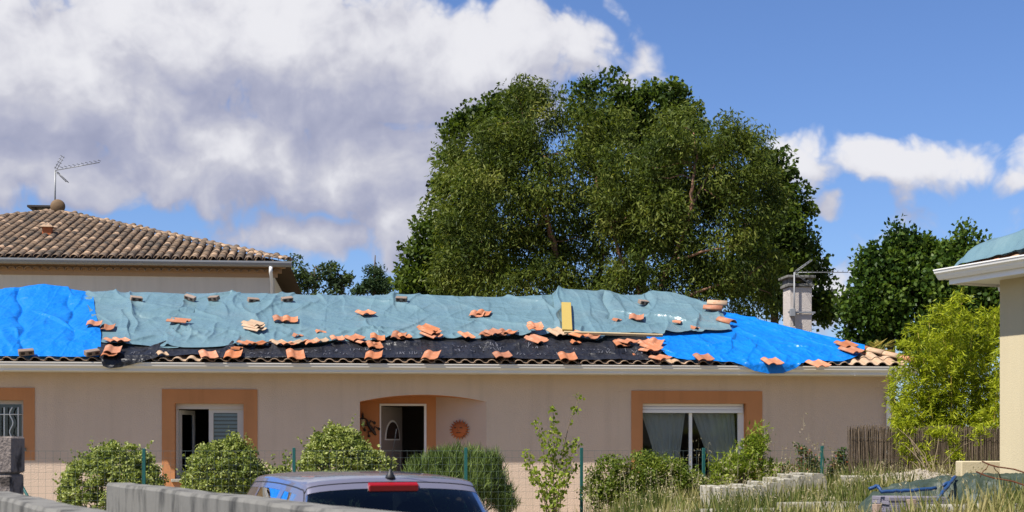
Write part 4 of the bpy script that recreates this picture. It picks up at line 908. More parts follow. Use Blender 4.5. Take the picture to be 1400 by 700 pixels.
# rooftop aerials
def yagi(name, base, top, boom_end, v_up, v_dn, label, ne, el=.09, rad=.02, mats=None):
    e = empty(name, base, 0, label, 'antenna'); m = M_['grey_metal']; b = Vector(base)
    L_ = lambda p: Vector(p) - b
    MB().tube([(0, 0, 0), L_(top)], rad * 1.3, 8).build('mast', m, e)
    bm_ = MB().tube([L_(top), L_(boom_end)], rad * .7, 6).build('boom', m, e)
    d = (Vector(boom_end) - Vector(top))
    for k in range(ne):
        p = L_(top) + d * ((k + 1.5) / (ne + .6)); MB().tube([p - Vector((.02, .1, -el * .6)), p + Vector((.02, .1, el * .6))], rad * .5, 5).build('element', m, bm_)
    for vv in (v_up, v_dn):
        w_ = Vector(vv) - Vector(top)
        r_ = MB()
        for off in (-.03, .03): r_.tube([L_(top) + w_ * .1 + Vector((off, off, 0)), L_(vv) + Vector((off, off, 0))], rad * .5, 5)
        for k in range(5): p = L_(top) + w_ * (.15 + .2 * k); r_.tube([p + Vector((0, -.22, 0)), p + Vector((0, .22, 0))], rad * .4, 5)
        r_.build('reflector', m, e)
    return e
bp = BM @ Vector((-BW, BW, BZ + BK * BW - .0))
D1 = bp.y + .3
yagi('tv_antenna', at(75, 293, D1), at(75.5, 233, D1), at(136, 222, D1 - .2), at(86, 213, D1), at(92, 249, D1), 'television antenna on a tall mast above the old tiled roof', 10, .11, .022)
sd = empty('satellite_dish', at(79, 287, D1 - .55), 0, 'small brown satellite dish at the peak of the old tiled roof', 'dish')
Mdish = Matrix.Translation((0, 0, .12)) @ Matrix.Rotation(math.radians(86), 4, 'X') @ Matrix.Rotation(math.radians(14), 4, 'Y')
MB().lathe([(.001, .06), (.12, .045), (.20, .012), (.235, -.02), (.24, -.015), (.2, .022), (.12, .055), (.001, .07)], 20, Mdish).build('dish', mat('dish_brown', (.15, .095, .05), .7, .2, var=.15), sd)
MB().tube([(0, .05, .12), (0, .25, .02), (0, .25, -.25)], .02, 6).build('arm', M_['dark_iron'], sd)
# aerial on the bungalow chimney
cb_ = HM @ Vector((S(1084, ct0), ct0 - .10, Z(1084, 446, ct0))); D2 = cb_.y
ya = yagi('tv_antenna', cb_, at(1086, 372.5, D2), at(1160, 372.3, D2 + .2), at(1109, 356, D2 + .1), at(1108, 389, D2 + .1), 'television antenna strapped to the pebble-dashed chimney', 10, .05, .014)
MB().box(-.12, .52, -.03, .0, .30, .34, Matrix.Rotation(YAW, 4, 'Z') @ Matrix.Translation((0, .08, 0))).build('strap', M_['grey_metal'], ya)
MB().box(-.09, .03, -.02, .1, .22, .40, b=.01).build('clamp', M_['grey_metal'], ya)

# ------------------------------------------------------------------ cream house on the right
RA = math.radians(-67.0)
rc0 = at(1367, 382, 15.7); rc0.z = 0
RM = Matrix.Translation(rc0) @ Matrix.Rotation(RA, 4, 'Z')
rh = empty('cream_house', rc0, RA, 'cream rendered house corner with white eaves and teal sheet on its roof', 'house')
RO, RZ_, RK, RL, RD_ = .38, 3.60, .33, 8.6, 8.0
MB().box(0, RL, 0, RD_, .5, 3.50).build('wall', M_['cream'], rh)
MB().box(-RO + .02, RL + RO, -RO + .02, RD_ + RO, 3.50, 3.53).build('soffit', M_['white_alu'], rh)
MB().box(-RO, RL + RO, -RO - .0, -RO + .018, 3.475, 3.62).box(-RO, -RO + .018, -RO + .018, RD_ + RO, 3.475, 3.62).build('fascia', M_['white_alu'], rh)
g2 = [(-.002, 0), (-.05, 0), (-.075, .03), (-.085, .05), (-.11, .07), (-.118, .095), (-.125, .10), (-.125, .112), (-.105, .112), (-.09, .08), (-.002, .05)]
MB().extrude(g2, (-RO - .12, -RO, 3.535), (RL + RO, -RO, 3.535), (0, 1, 0), (0, 0, 1)).build('gutter', M_['white_alu'], rh)
MB().extrude(g2, (-RO, -RO - .0, 3.53), (-RO, RD_ + RO, 3.53), (1, 0, 0), (0, 0, 1)).build('gutter', M_['white_alu'], rh)
MB().tube([(-.36, .35, 3.53), (-.36, .35, 3.46), (-.12, .32, 3.32), (-.06, .32, 3.2), (-.06, .32, .7)], .045, 10).build('down_pipe', M_['white_alu'], rh)
rw = RD_ / 2 + RO
rzf = lambda x, y: RZ_ + RK * min(x + RO, y + RO, RD_ + RO - y, RL + RO - x)
hp = rw
r2 = MB().add([(-RO, -RO, RZ_), (RL + RO, -RO, RZ_), (RL + RO, RD_ + RO, RZ_), (-RO, RD_ + RO, RZ_), (-RO + hp, -RO + hp, RZ_ + RK * hp), (RL + RO - hp, -RO + hp, RZ_ + RK * hp)], [(0, 1, 5, 4), (3, 0, 4), (1, 2, 5), (2, 3, 4, 5)]).build('roof', M_['deck'], rh)
tl2 = math.atan(RK)
for i in range(14):
    x = -RO + .2 + i * .25
    for j in range(1):
        obj('roof_tile', R.choice((tm, tm_pale)), r2, M=Matrix.Translation((x, -RO - .03 + .33 * j, RZ_ + RK * .33 * j - .012)) @ Matrix.Rotation(tl2, 4, 'X'))
nu, nv = 150, 110
U, V_ = np.meshgrid(np.linspace(-.40, 4.0, nu), np.linspace(0, 1, nv), indexing='ij')
yb = -.39 + .05 * fbm(U * 1.4, U * 0, 3, 3) + .14 * np.exp(-((U - .55) / .35) ** 2)
Yt = yb + (3.0 - yb) * V_
zt = RZ_ + RK * np.minimum(U + RO, Yt + RO) + .085 + .16 * sstep(0, .08, V_) + .9 * crumple(U, Yt, 91, 1.0, 1.6) + .012 * ridged(U * 3, Yt * 2 + U, 95, 2) - .07 * (1 - sstep(-.40, -.15, U))
o = obj('teal_tarp', meshdata('teal_tarp', np.stack([U, Yt, zt], -1).reshape(-1, 3), grid_faces(nu, nv), M_['teal'], True), None, 'teal tarpaulin draped over the roof corner of the cream house', 'tarp'); o.matrix_world = RM
o = obj('ridge_tile', rm, None, 'orange ridge tile on the teal sheet of the cream house', 'ridge tile'); o.matrix_world = RM @ Matrix.Translation((.45, .55, RZ_ + RK * 1.0 + .17)) @ Matrix.Rotation(math.radians(-45), 4, 'Z') @ Matrix.Rotation(tl2 * .7, 4, 'X')

# ------------------------------------------------------------------ vegetation
def leaf_arrays(C, Dv, L, Wd, rng, bend=.15):
    N = len(C); L = np.broadcast_to(L, N)[:, None]; Wd = np.broadcast_to(Wd, N)[:, None]
    rv = rng.normal(size=(N, 3)); sd_ = np.cross(Dv, rv); sd_ /= np.linalg.norm(sd_, axis=1, keepdims=True) + 1e-9
    nm = np.cross(Dv, sd_)
    V = np.empty((N, 4, 3)); V[:, 0] = C - Dv * L * .5; V[:, 1] = C + sd_ * Wd * .5 + nm * Wd * bend; V[:, 2] = C + Dv * L * .5; V[:, 3] = C - sd_ * Wd * .5 + nm * Wd * bend
    return V.reshape(-1, 3)
def leaf_obj(name, C, Dv, L, Wd, rnd, m, parent, rng, origin=(0, 0, 0)):
    V = leaf_arrays(C, Dv, L, Wd, rng) - np.asarray(origin)
    Fq = np.arange(len(C) * 4).reshape(-1, 4)
    return obj(name, meshdata(name, V, Fq, m, False, attr=np.clip(rnd, 0, 1)), parent)
def unit(v): return v / (np.linalg.norm(v, axis=-1, keepdims=True) + 1e-9)
def in_blobs(blobs, n, rng, shell=.55, front=.0):
    vol = np.array([(b[1][0] * b[1][1] * b[1][2]) ** (.75) for b in blobs]); k = rng.choice(len(blobs), n, p=vol / vol.sum())
    d = unit(rng.normal(size=(n, 3)))
    if front > 0: fl = rng.random(n) < front; d[fl, 1] = -np.abs(d[fl, 1])
    r = (shell + (1 - shell) * rng.random(n) ** .6)[:, None]
    c = np.array([b[0] for b in blobs])[k]; q_ = np.array([b[1] for b in blobs])[k]
    return c + d * r * q_, d
def px_blobs(lst, d, depth=.8):
    out = []
    for b in lst:
        px, py, rx, ry = b[:4]; dd = d + (b[4] if len(b) > 4 else 0); c = at(px, py, dd); r = (rx + ry) / 2 * depth * dd / F
        out.append((np.array(c), np.array([rx * dd / F, r, ry * dd / F])))
    return out
def curve(p0, p1, sag, n=6, jit=0.0, rng=None):
    p0, p1 = Vector(p0), Vector(p1); out = []
    for k in range(n + 1):
        f = k / n; p = p0.lerp(p1, f) + Vector(sag) * (4 * f * (1 - f))
        if rng is not None and 0 < k < n: p += Vector(rng.normal(size=3) * jit)
        out.append(p)
    return out
def tree(name, label, blobs, base, limbs, nclump, nleaf, rc, L, Wd, leaf, bark, seed, droop=.6, up=0.0, flat=.75, group=None, r0=.25, cat='tree', twigs=50, front=.0, shell=.5, tint=.0, trad=.024, sag=.1):
    rng = np.random.default_rng(seed); base = Vector(base); base.z = float(ground_z(base.x, base.y)) - .05
    e = empty(name, base, 0, label, cat, group)
    C, dn = in_blobs(blobs, nclump, rng, shell, front)
    tone = rng.normal(0, .2, nclump)
    k = np.repeat(np.arange(nclump), nleaf)
    sz = rng.uniform(.65, 1.3, nclump)[k]
    g_ = rng.normal(size=(len(k), 3)); g_ = unit(g_) * (rng.random((len(k), 1)) ** .5)
    pos = C[k] + g_ * (rc * sz)[:, None] * np.array([1, 1, flat])
    if droop > 0: pos[:, 2] -= (rng.random(len(k)) ** 2) * rc * droop * .8
    Dv = unit(rng.normal(size=(len(k), 3)) * .75 + dn[k] * .35 + g_ * .4 + np.array([0, 0, up - droop]))
    Lk = L * rng.uniform(.7, 1.3, len(k)); Wk = Wd * rng.uniform(.7, 1.3, len(k))
    rn = .5 + tone[k] + rng.normal(0, .17, len(k)) + tint
    leaf_obj('crown', pos, Dv, Lk, Wk, rn, leaf, e, rng, base)
    t = MB(); nodes = []
    for (pts, ra, rb) in limbs:
        pts = [Vector(p) - base for p in pts]; fine = []
        for a, b in zip(pts[:-1], pts[1:]):
            for q_ in range(4): fine.append(a.lerp(b, q_ / 4) + Vector(rng.normal(size=3) * .035 * (ra / .15) ** .5 * (1 if fine else 0)))
        fine.append(pts[-1]); n = len(fine)
        t.tube(fine, [ra + (rb - ra) * i / (n - 1) for i in range(n)], 8); nodes += fine[2:]
    if nodes and twigs:
        na = np.array([tuple(x) for x in nodes]); sel = rng.choice(nclump, min(twigs, nclump), replace=False)
        for i in sel:
            c = C[i] - np.array(base); dd = np.linalg.norm((na - c) * np.array([1, 1, 1.0]) + np.array([0, 0, 0]), axis=1); dd[na[:, 2] > c[2] + .6] += 3
            j = int(np.argmin(dd)); t.tube(curve(na[j], c, (0, 0, sag * dd[j] * .25), 4, .05 * min(1, dd[j]), rng), [trad, trad * .8, trad * .6, trad * .4, trad * .25], 5)
    t.build('trunk', bark, e)
    return e
G_ = lambda r, g, b: (r, g, b)
LM = {
 'euc': leafmat('eucalypt_leaf', [(0, (.022, .036, .008)), (.45, (.068, .094, .016)), (.8, (.130, .154, .028)), (1, (.19, .20, .045))], .32, .5, .09),
 'maple': leafmat('maple_leaf', [(0, (.019, .036, .006)), (.5, (.058, .090, .013)), (1, (.13, .165, .025))], .34, .45),
 'dark': leafmat('dark_leaf', [(0, (.015, .034, .006)), (.5, (.046, .086, .013)), (1, (.11, .155, .025))], .30, .42),
 'thin': leafmat('thin_leaf', [(0, (.03, .05, .02)), (.5, (.06, .09, .04)), (1, (.11, .14, .05))], .35, .5),
 'pine': leafmat('needle', [(0, (.016, .036, .016)), (.5, (.03, .06, .022)), (1, (.06, .09, .03))], .15, .6),
 'pitto': leafmat('variegated_leaf', [(0, (.075, .11, .022)), (.35, (.17, .21, .045)), (.7, (.31, .34, .095)), (1, (.42, .43, .20))], .28, .45),
 'rosem': leafmat('broom_needle', [(0, (.036, .058, .016)), (.5, (.11, .16, .04)), (1, (.22, .27, .08))], .2, .55),
 'bamboo': leafmat('bamboo_leaf', [(0, (.12, .16, .008)), (.5, (.29, .33, .018)), (1, (.45, .46, .035))], .4, .45),
 'wild': leafmat('wild_leaf', [(0, (.05, .08, .013)), (.5, (.13, .175, .026)), (1, (.27, .29, .055))], .35, .5),
 'sap': leafmat('sapling_leaf', [(0, (.085, .13, .012)), (.5, (.19, .245, .028)), (1, (.34, .37, .065))], .4, .45),
 'photinia': leafmat('photinia_leaf', [(0, (.03, .05, .016)), (.6, (.07, .11, .03)), (.78, (.20, .08, .04)), (1, (.33, .10, .05))], .25, .4),
 'grass': leafmat('grass_blade', [(0, (.05, .075, .016)), (.35, (.125, .145, .036)), (.65, (.26, .235, .09)), (1, (.42, .36, .18))], .3, .6),
 'straw': leafmat('straw', [(0, (.26, .22, .11)), (1, (.42, .37, .25))], .3, .6),
 'palm': leafmat('palm_leaf', [(0, (.08, .10, .02)), (.5, (.22, .20, .05)), (1, (.42, .30, .08))], .3, .4),
}
# big pink-barked trees behind the ridge and the broadleaves among them
E1 = px_blobs([(718, 190, 72, 78), (672, 262, 78, 102), (765, 250, 94, 110), (640, 338, 54, 66), (700, 365, 110, 60), (800, 340, 66, 86), (812, 188, 50, 62), (760, 380, 90, 45)], 44.5, .75)
b1 = at(800, 560, 44.5)
P_ = lambda px, py, dd: at(px, py, dd)
tree('pink_barked_tree', 'tall willowy evergreen with pinkish branches and drooping leaves, left of the pair', E1, b1,
     [([(b1.x, 44.5, 0), P_(812, 420, 45.1), P_(822, 350, 44.5), P_(826, 300, 44.3), P_(815, 240, 44.5)], .10, .035), ([P_(805, 470, 44.5), P_(772, 400, 44.5), P_(757, 330, 43.7), P_(748, 290, 43.3), P_(752, 240, 43.3), P_(738, 200, 43.5), P_(722, 165, 44.1)], .075, .02),
      ([P_(760, 350, 43.9), P_(735, 262, 43.4), P_(712, 250, 43.5)], .05, .02), ([P_(778, 420, 44.5), P_(720, 395, 44.0), P_(670, 370, 44.5)], .06, .02), ([P_(826, 410, 44.7), P_(842, 380, 44.1), P_(850, 330, 44.3)], .06, .03)],
     310, 200, .64, .17, .045, LM['euc'], M_['bark_pink'], 1, droop=.7, shell=.68, group=None, twigs=45, front=.25, trad=.022)
E2 = px_blobs([(955, 205, 88, 66), (1004, 250, 62, 80), (930, 260, 70, 70), (985, 320, 75, 80), (895, 330, 70, 80), (1010, 385, 80, 50), (900, 395, 90, 40), (850, 260, 40, 60)], 43.0, .75)
b2 = at(880, 560, 43)
tree('pink_barked_tree', 'tall willowy evergreen with forked pink limbs, right of the pair behind the ridge', E2, b2,
     [([(b2.x, 43, 0), P_(884, 450, 43.8), P_(905, 390, 42.9), P_(932, 330, 42.3), P_(945, 288, 42.1), P_(962, 250, 42.3), P_(985, 215, 42.7)], .10, .025), ([P_(944, 295, 42.1), P_(947, 255, 42.0), P_(953, 215, 42.4), P_(948, 180, 43.0)], .06, .02),
      ([P_(920, 355, 42.5), P_(962, 345, 41.8), P_(1010, 335, 42.1)], .05, .02), ([P_(890, 430, 43.5), P_(845, 345, 43.0), P_(830, 290, 43.3)], .07, .03), ([P_(898, 420, 43.1), P_(960, 395, 42.1), P_(1020, 380, 42.3)], .06, .02)],
     290, 200, .62, .17, .045, LM['euc'], M_['bark_pink'], 2, droop=.7, shell=.68, twigs=45, front=.25)
bb = at(650, 560, 49)
tree('broadleaf_tree', 'dark green broadleaf tree on the left edge of the big tree group', px_blobs([(655, 212, 50, 66), (630, 290, 44, 76), (604, 340, 36, 60), (592, 385, 50, 36), (562, 390, 26, 26), (690, 168, 40, 44), (640, 380, 60, 40)], 48.5), bb,
     [([(bb.x, 49, 0), P_(652, 420, 49), P_(650, 330, 48.6), P_(665, 230, 48.4)], .2, .05), ([P_(650, 410, 49), P_(600, 380, 48.6)], .08, .03)], 190, 150, .6, .17, .13, LM['maple'], M_['bark'], 3, droop=.2, twigs=30)
bb = at(880, 560, 50)
tree('broadleaf_tree', 'broadleaf tree rising at the middle of the group between the two pink-barked trees', px_blobs([(835, 146, 60, 46), (885, 152, 58, 48), (918, 192, 42, 54), (850, 205, 60, 50), (870, 290, 60, 60)], 50), bb,
     [([(bb.x, 50, 0), P_(876, 330, 50), P_(873, 240, 49), P_(880, 165, 50)], .2, .04), ([P_(875, 280, 50), P_(868, 215, 48.8), P_(850, 160, 50)], .07, .03), ([P_(876, 270, 50), P_(884, 220, 48.9), P_(908, 170, 50)], .07, .03)], 140, 150, .58, .17, .13, LM['maple'], M_['bark'], 4, droop=.15, twigs=30, front=.2)
bb = at(1060, 560, 48)
tree('broadleaf_tree', 'dark broadleaf tree on the right of the group, reaching down behind the chimney', px_blobs([(1058, 262, 40, 56), (1074, 330, 50, 66), (1098, 385, 38, 56), (1040, 370, 55, 60), (1118, 415, 18, 38)], 47.5), bb,
     [([(bb.x, 48, 0), P_(1058, 420, 48), P_(1060, 340, 47.4), P_(1055, 270, 47.5)], .18, .04), ([P_(1060, 410, 48), P_(1100, 390, 47.3)], .07, .03)], 150, 150, .56, .17, .13, LM['maple'], M_['bark'], 5, droop=.3, twigs=30, tint=-.08)
# trees at the right
bb = at(1215, 600, 38)
tree('bushy_tree', 'dark green tree with upright shoots behind the roof corner and chimney', px_blobs([(1195, 408, 40, 60), (1235, 378, 38, 50), (1255, 433, 50, 62), (1180, 448, 28, 38), (1258, 348, 13, 30), (1228, 338, 10, 22), (1200, 363, 18, 26), (1280, 393, 30, 55)], 38), bb,
     [([(bb.x, 38, 0), P_(1218, 470, 38), P_(1225, 400, 37.6), P_(1240, 340, 38)], .14, .03), ([P_(1220, 450, 38), P_(1195, 390, 37.8)], .06, .02), ([P_(1222, 440, 38), P_(1258, 320, 38)], .06, .02)], 170, 170, .42, .13, .10, LM['dark'], M_['bark'], 6, droop=-.1, up=.25, flat=1.1, twigs=30)
bb = at(1335, 600, 37)
tree('bushy_tree', 'dark green tree with upright shoots right beside the cream house', px_blobs([(1320, 358, 24, 38), (1300, 383, 34, 50), (1340, 413, 48, 60), (1300, 453, 55, 50), (1350, 363, 30, 30), (1378, 343, 10, 14), (1375, 403, 30, 60)], 37), bb,
     [([(bb.x, 37, 0), P_(1330, 470, 37), P_(1325, 400, 36.7), P_(1318, 330, 37)], .14, .03), ([P_(1330, 450, 37), P_(1372, 330, 37)], .05, .02)], 160, 170, .42, .13, .10, LM['dark'], M_['bark'], 7, droop=-.1, up=.25, flat=1.1, twigs=30)
# small far trees at the left
for k, (px, lab, bl) in enumerate([(388, 'slender thin-leaved tree half hidden by the tall house', [(396, 375, 12, 22), (388, 392, 14, 24), (402, 358, 6, 10)]), (424, 'sparse slender tree beyond the ridge beside the half-hidden one', [(418, 378, 16, 22), (428, 392, 22, 20), (430, 366, 7, 12), (446, 372, 10, 15)]), (458, 'sparse slender tree beyond the ridge beside the conifer', [(455, 372, 9, 18), (462, 390, 15, 18), (472, 385, 7, 14)])]):
    bb = at(px + 6, 600, 58)
    tree('slender_tree', lab, px_blobs(bl, 58), bb, [([(bb.x, 58, 0), P_(px + 6, 430, 58), P_(px + 9, 380, 58), P_(bl[0][0], bl[0][1] - 8, 58)], .09, .02), ([P_(px + 6, 425, 58), P_(bl[1][0] - 4, bl[1][1] - 8, 58)], .05, .015), ([P_(px + 6, 420, 58), P_(bl[2][0], bl[2][1], 58)], .05, .015)], 30, 36, .34, .18, .085, LM['thin'], M_['bark'], 20 + k, droop=.1, twigs=26, shell=.2)
bb = at(512, 600, 60)
tree('conifer_tree', 'small dark conifer poking above the ridge between the sparse trees and the big group', px_blobs([(513, 358, 5, 10), (512, 372, 12, 9), (512, 385, 20, 9), (512, 397, 30, 10), (495, 395, 14, 10), (530, 392, 12, 9)], 60), bb, [([(bb.x, 60, 0), P_(512, 400, 60), P_(513, 349, 60)], .12, .02)], 46, 70, .34, .2, .05, LM['pine'], M_['bark'], 30, droop=0, up=.1, twigs=20, shell=.1)
# palm behind the hip
pb = at(1192, 520, 34.5); pb.z = float(ground_z(pb.x, pb.y))
pe = empty('palm', pb, 0, 'palm with yellowing fronds peeking over the roof hip', 'palm')
rng = np.random.default_rng(40); top = at(1192, 492, 34.5) - pb
MB().tube([(0, 0, 0), tuple(top * .5), tuple(top)], [.12, .1, .09], 8).build('trunk', M_['bark'], pe)
C, Dv = [], []
for k in range(26):
    a = rng.uniform(0, 2 * np.pi); el_ = rng.uniform(.2, 1.2); ln = rng.uniform(.6, .9)
    d = np.array([math.cos(a) * math.cos(el_), math.sin(a) * math.cos(el_), math.sin(el_)])
    for j in range(18):
        f = (j + 2) / 19; p = np.array(top) + d * ln * f + np.array([0, 0, -.35 * f * f])
        for sd_ in (-1, 1):
            lat = np.cross(d, [0, 0, 1]); lat /= np.linalg.norm(lat); v = unit(d * .8 + lat * sd_ * .7 + np.array([0, 0, -.25])); C.append(p + v * .09); Dv.append(v)
leaf_obj('fronds', np.array(C), np.array(Dv), .24, .03, rng.random(len(C)), LM['palm'], pe, rng)

# garden shrubs behind the mesh fence
def shrub(name, label, blobs, nclump, nleaf, rc, L, Wd, leaf, seed, base, droop=0, up=0, group=None, stems=8, flat=.85, shell=.82, cat='shrub', smat=None, srad=.012):
    rng = np.random.default_rng(seed); base = Vector(base); base.z = float(ground_z(base.x, base.y)) - .02
    e = empty(name, base, 0, label, cat, group)
    C, dn = in_blobs(blobs, nclump, rng, shell, .3)
    k = np.repeat(np.arange(nclump), nleaf)
    g_ = unit(rng.normal(size=(len(k), 3))) * (rng.random((len(k), 1)) ** .5)
    pos = C[k] + g_ * rc * rng.uniform(.6, 1.3, nclump)[k][:, None] * np.array([1, 1, flat])
    if name == 'round_shrub':
        ns_ = 26; ci = rng.choice(nclump, ns_); k2 = np.repeat(np.arange(ns_), 16); f2 = rng.random(len(k2))
        sd2 = unit(dn[ci] + np.array([0, 0, .8]) + rng.normal(size=(ns_, 3)) * .3); pos = np.concatenate([pos, C[ci][k2] + sd2[k2] * (f2 * .30)[:, None] + rng.normal(size=(len(k2), 3)) * .012]); k = np.concatenate([k, ci[k2]])
    keep = pos[:, 2] > base.z + .02
    Dv = unit(rng.normal(size=(len(k), 3)) * .7 + dn[k] * .5 + np.array([0, 0, up - droop]))
    rn = .5 + rng.normal(0, .13, nclump)[k] + rng.normal(0, .2, len(k))
    leaf_obj('foliage', pos[keep], Dv[keep], (L * rng.uniform(.7, 1.3, len(k)))[keep], (Wd * rng.uniform(.7, 1.3, len(k)))[keep], rn[keep], leaf, e, rng, base)
    t = MB()
    for i in rng.choice(nclump, min(stems, nclump), replace=False):
        c = C[i] - np.array(base); t.tube(curve((rng.normal() * .08, rng.normal() * .08, 0), c * .97, (rng.normal() * .05, rng.normal() * .05, .1), 5), [srad, srad * .9, srad * .75, srad * .6, srad * .45, srad * .3], 5)
    t.build('stems', smat or M_['stem'], e); return e
DS = 22.3
for k, (lab, bl, bx) in enumerate([('rounded variegated shrub nearest the block pillar behind the mesh fence', [(150, 668, 66, 52), (165, 632, 40, 28), (112, 680, 30, 30), (195, 672, 30, 46)], 150), ('rounded variegated shrub covering the lower part of the open window', [(308, 650, 50, 46), (318, 618, 26, 22), (285, 660, 34, 36), (345, 665, 28, 32)], 310), ('rounded variegated shrub standing left of the front porch', [(465, 640, 52, 46), (460, 610, 34, 26), (505, 650, 36, 34), (425, 652, 22, 26)], 465)]):
    shrub('round_shrub', lab, px_blobs(bl, DS, .9), 560, 42, .10, .050, .033, LM['pitto'], 50 + k, at(bx, 700, DS), droop=.1, group='rounded variegated shrubs along the fence', stems=30)
shrub('round_shrub', 'low variegated sprig between two rounded shrubs at the fence', px_blobs([(385, 655, 10, 16)], DS, .9), 26, 30, .09, .055, .036, LM['pitto'], 58, at(385, 690, DS), stems=8)
shrub('broom_bush', 'feathery dark green bush with needle leaves right of the porch', px_blobs([(578, 645, 20, 20), (600, 636, 18, 22), (622, 634, 20, 22), (645, 636, 18, 22), (668, 640, 20, 24), (630, 662, 62, 34), (684, 668, 14, 20), (690, 688, 16, 12)], 22.0, .8), 560, 40, .13, .19, .010, LM['rosem'], 60, at(630, 720, 22.0), up=1.7, stems=60, shell=.3)
# inner mass of the broom bush is thick with its own twigs
shrub('wild_bush', 'loose wild green bush right of the sapling', px_blobs([(835, 655, 28, 30), (870, 645, 30, 26), (860, 672, 40, 22), (815, 672, 20, 22)], 20.3, .8), 170, 42, .14, .05, .026, LM['wild'], 61, at(850, 700, 20.3), up=.3, stems=26, shell=.4)
shrub('wild_bush', 'dense wild green bush below the patio door', px_blobs([(905, 655, 36, 32), (930, 662, 28, 28), (885, 640, 18, 20), (950, 670, 22, 20)], 20.6, .8), 220, 46, .13, .045, .026, LM['wild'], 62, at(910, 700, 20.6), up=.2, stems=30, shell=.5)
shrub('leafy_cane_plant', 'bright leafy cane plant in front of the right patio frame', px_blobs([(1022, 630, 26, 30), (1035, 605, 14, 24), (1000, 645, 26, 24), (1045, 650, 18, 22), (985, 640, 14, 18)], 20.4, .8), 130, 30, .14, .10, .020, LM['sap'], 63, at(1015, 690, 20.4), up=.5, stems=24, shell=.3)
for k, (px, lab, bl) in enumerate([(1095, 'red-tipped shrub left of the green post near the reed screen', [(1098, 630, 14, 26), (1112, 640, 14, 20), (1075, 648, 12, 16)]), (1150, 'red-tipped shrub between the green post and the reed screen', [(1150, 632, 12, 20), (1165, 645, 12, 16), (1140, 648, 10, 14)])]):
    shrub('red_tipped_shrub', lab, px_blobs(bl, 21.6, .8), 60, 26, .10, .05, .026, LM['photinia'], 64 + k, at(px, 690, 21.6), up=.5, stems=16, shell=.3)
# sapling with several thin stems
sb = at(758, 700, 20.2); sb.z = float(ground_z(sb.x, sb.y)) - .02
se = empty('sapling', sb, 0, 'slender young tree with several thin stems and tufts of leaves', 'tree')
rng = np.random.default_rng(70); t = MB(); C, Dv = [], []
for tx, ty, dd in [(791, 543, .1), (756, 560, 0), (762, 590, -.1), (735, 580, .1), (748, 600, -.1), (775, 610, .1), (720, 635, 0), (785, 640, .15), (730, 655, -.1), (770, 650, -.15), (745, 630, .2), (717, 620, .1), (788, 605, -.1)]:
    tip = at(tx, ty, 20.2 + dd * 2) - sb; pts = curve((rng.normal() * .05, rng.normal() * .05, 0), tip, ((-tip.x) * .25, 0, tip.z * .06), 10, .008, rng)
    t.tube(pts, [.011 - .008 * i / 10 for i in range(11)], 5)
    for i in range(4, 11):
        nl = 16 if i > 7 else 9
        if ty < 550 and i < 9: nl = 2
        for j in range(nl):
            d = unit(rng.normal(size=3) + np.array([0, 0, .25])); p = np.array(pts[i]) + unit(rng.normal(size=3)) * rng.uniform(.02, .10); C.append(p); Dv.append(d)
t.build('stems', M_['stem'], se); C = np.array(C); leaf_obj('foliage', C, np.array(Dv), .068, .044, .5 + rng.normal(0, .22, len(C)), LM['sap'], se, rng)
# bamboo behind the reed screen
bmb = at(1300, 650, 22.6); bmb.z = float(ground_z(bmb.x, bmb.y)) - .02
be = empty('bamboo_clump', bmb, 0, 'bright yellow-green bamboo clump behind the reed screen', 'bamboo')
rng = np.random.default_rng(71); t = MB(); C, Dv = [], []
tips = [(1240, 470), (1255, 455), (1270, 440), (1285, 425), (1300, 420), (1316, 412), (1330, 440), (1350, 440), (1360, 430), (1228, 510), (1222, 545), (1290, 460), (1310, 470), (1345, 480), (1262, 500), (1238, 580), (1320, 510), (1360, 520), (1280, 540), (1300, 580), (1340, 570), (1375, 470), (1385, 520), (1250, 610), (1270, 600), (1232, 560), (1246, 520)]
for (tx, ty) in tips:
    dd = rng.uniform(-.45, .6); tip = at(tx, ty, 22.6 + dd) - bmb; b0 = Vector((tip.x * .55 + rng.normal() * .1, dd * .5, 0))
    pts = curve(b0, tip, (-(tip.x - b0.x) * .2, 0, 0), 16, .01, rng); t.tube(pts, [.014 - .011 * i / 16 for i in range(17)], 6)
    for i in range(2, 17):
        for j in range(10):
            bd = unit(rng.normal(size=3) * np.array([1, 1, .5]) + np.array([0, 0, .35])); bl = rng.uniform(.15, .42) * (1.15 - .5 * i / 16)
            for q_ in range(13):
                p = np.array(pts[i]) + bd * bl * rng.uniform(.35, 1.0) + rng.normal(size=3) * .03; C.append(p); Dv.append(unit(bd * .6 + rng.normal(size=3) * .6 + np.array([0, 0, -.15])))
t.build('canes', M_['cane'], be); C = np.array(C); leaf_obj('foliage', C, np.array(Dv), .115 * rng.uniform(.7, 1.3, len(C)), .018, .5 + rng.normal(0, .22, len(C)), LM['bamboo'], be, rng)
# a few shoots pushing through in front of the screen
shrub('bamboo_shoot', 'bamboo shoots growing in front of the reed screen', px_blobs([(1262, 628, 16, 24), (1305, 615, 10, 28), (1238, 605, 12, 26), (1232, 585, 14, 12), (1285, 590, 22, 10), (1340, 592, 16, 10)], 21.0, .4), 110, 16, .11, .105, .017, LM['bamboo'], 72, at(1268, 660, 20.6), up=.1, stems=10, shell=.2, cat='bamboo')

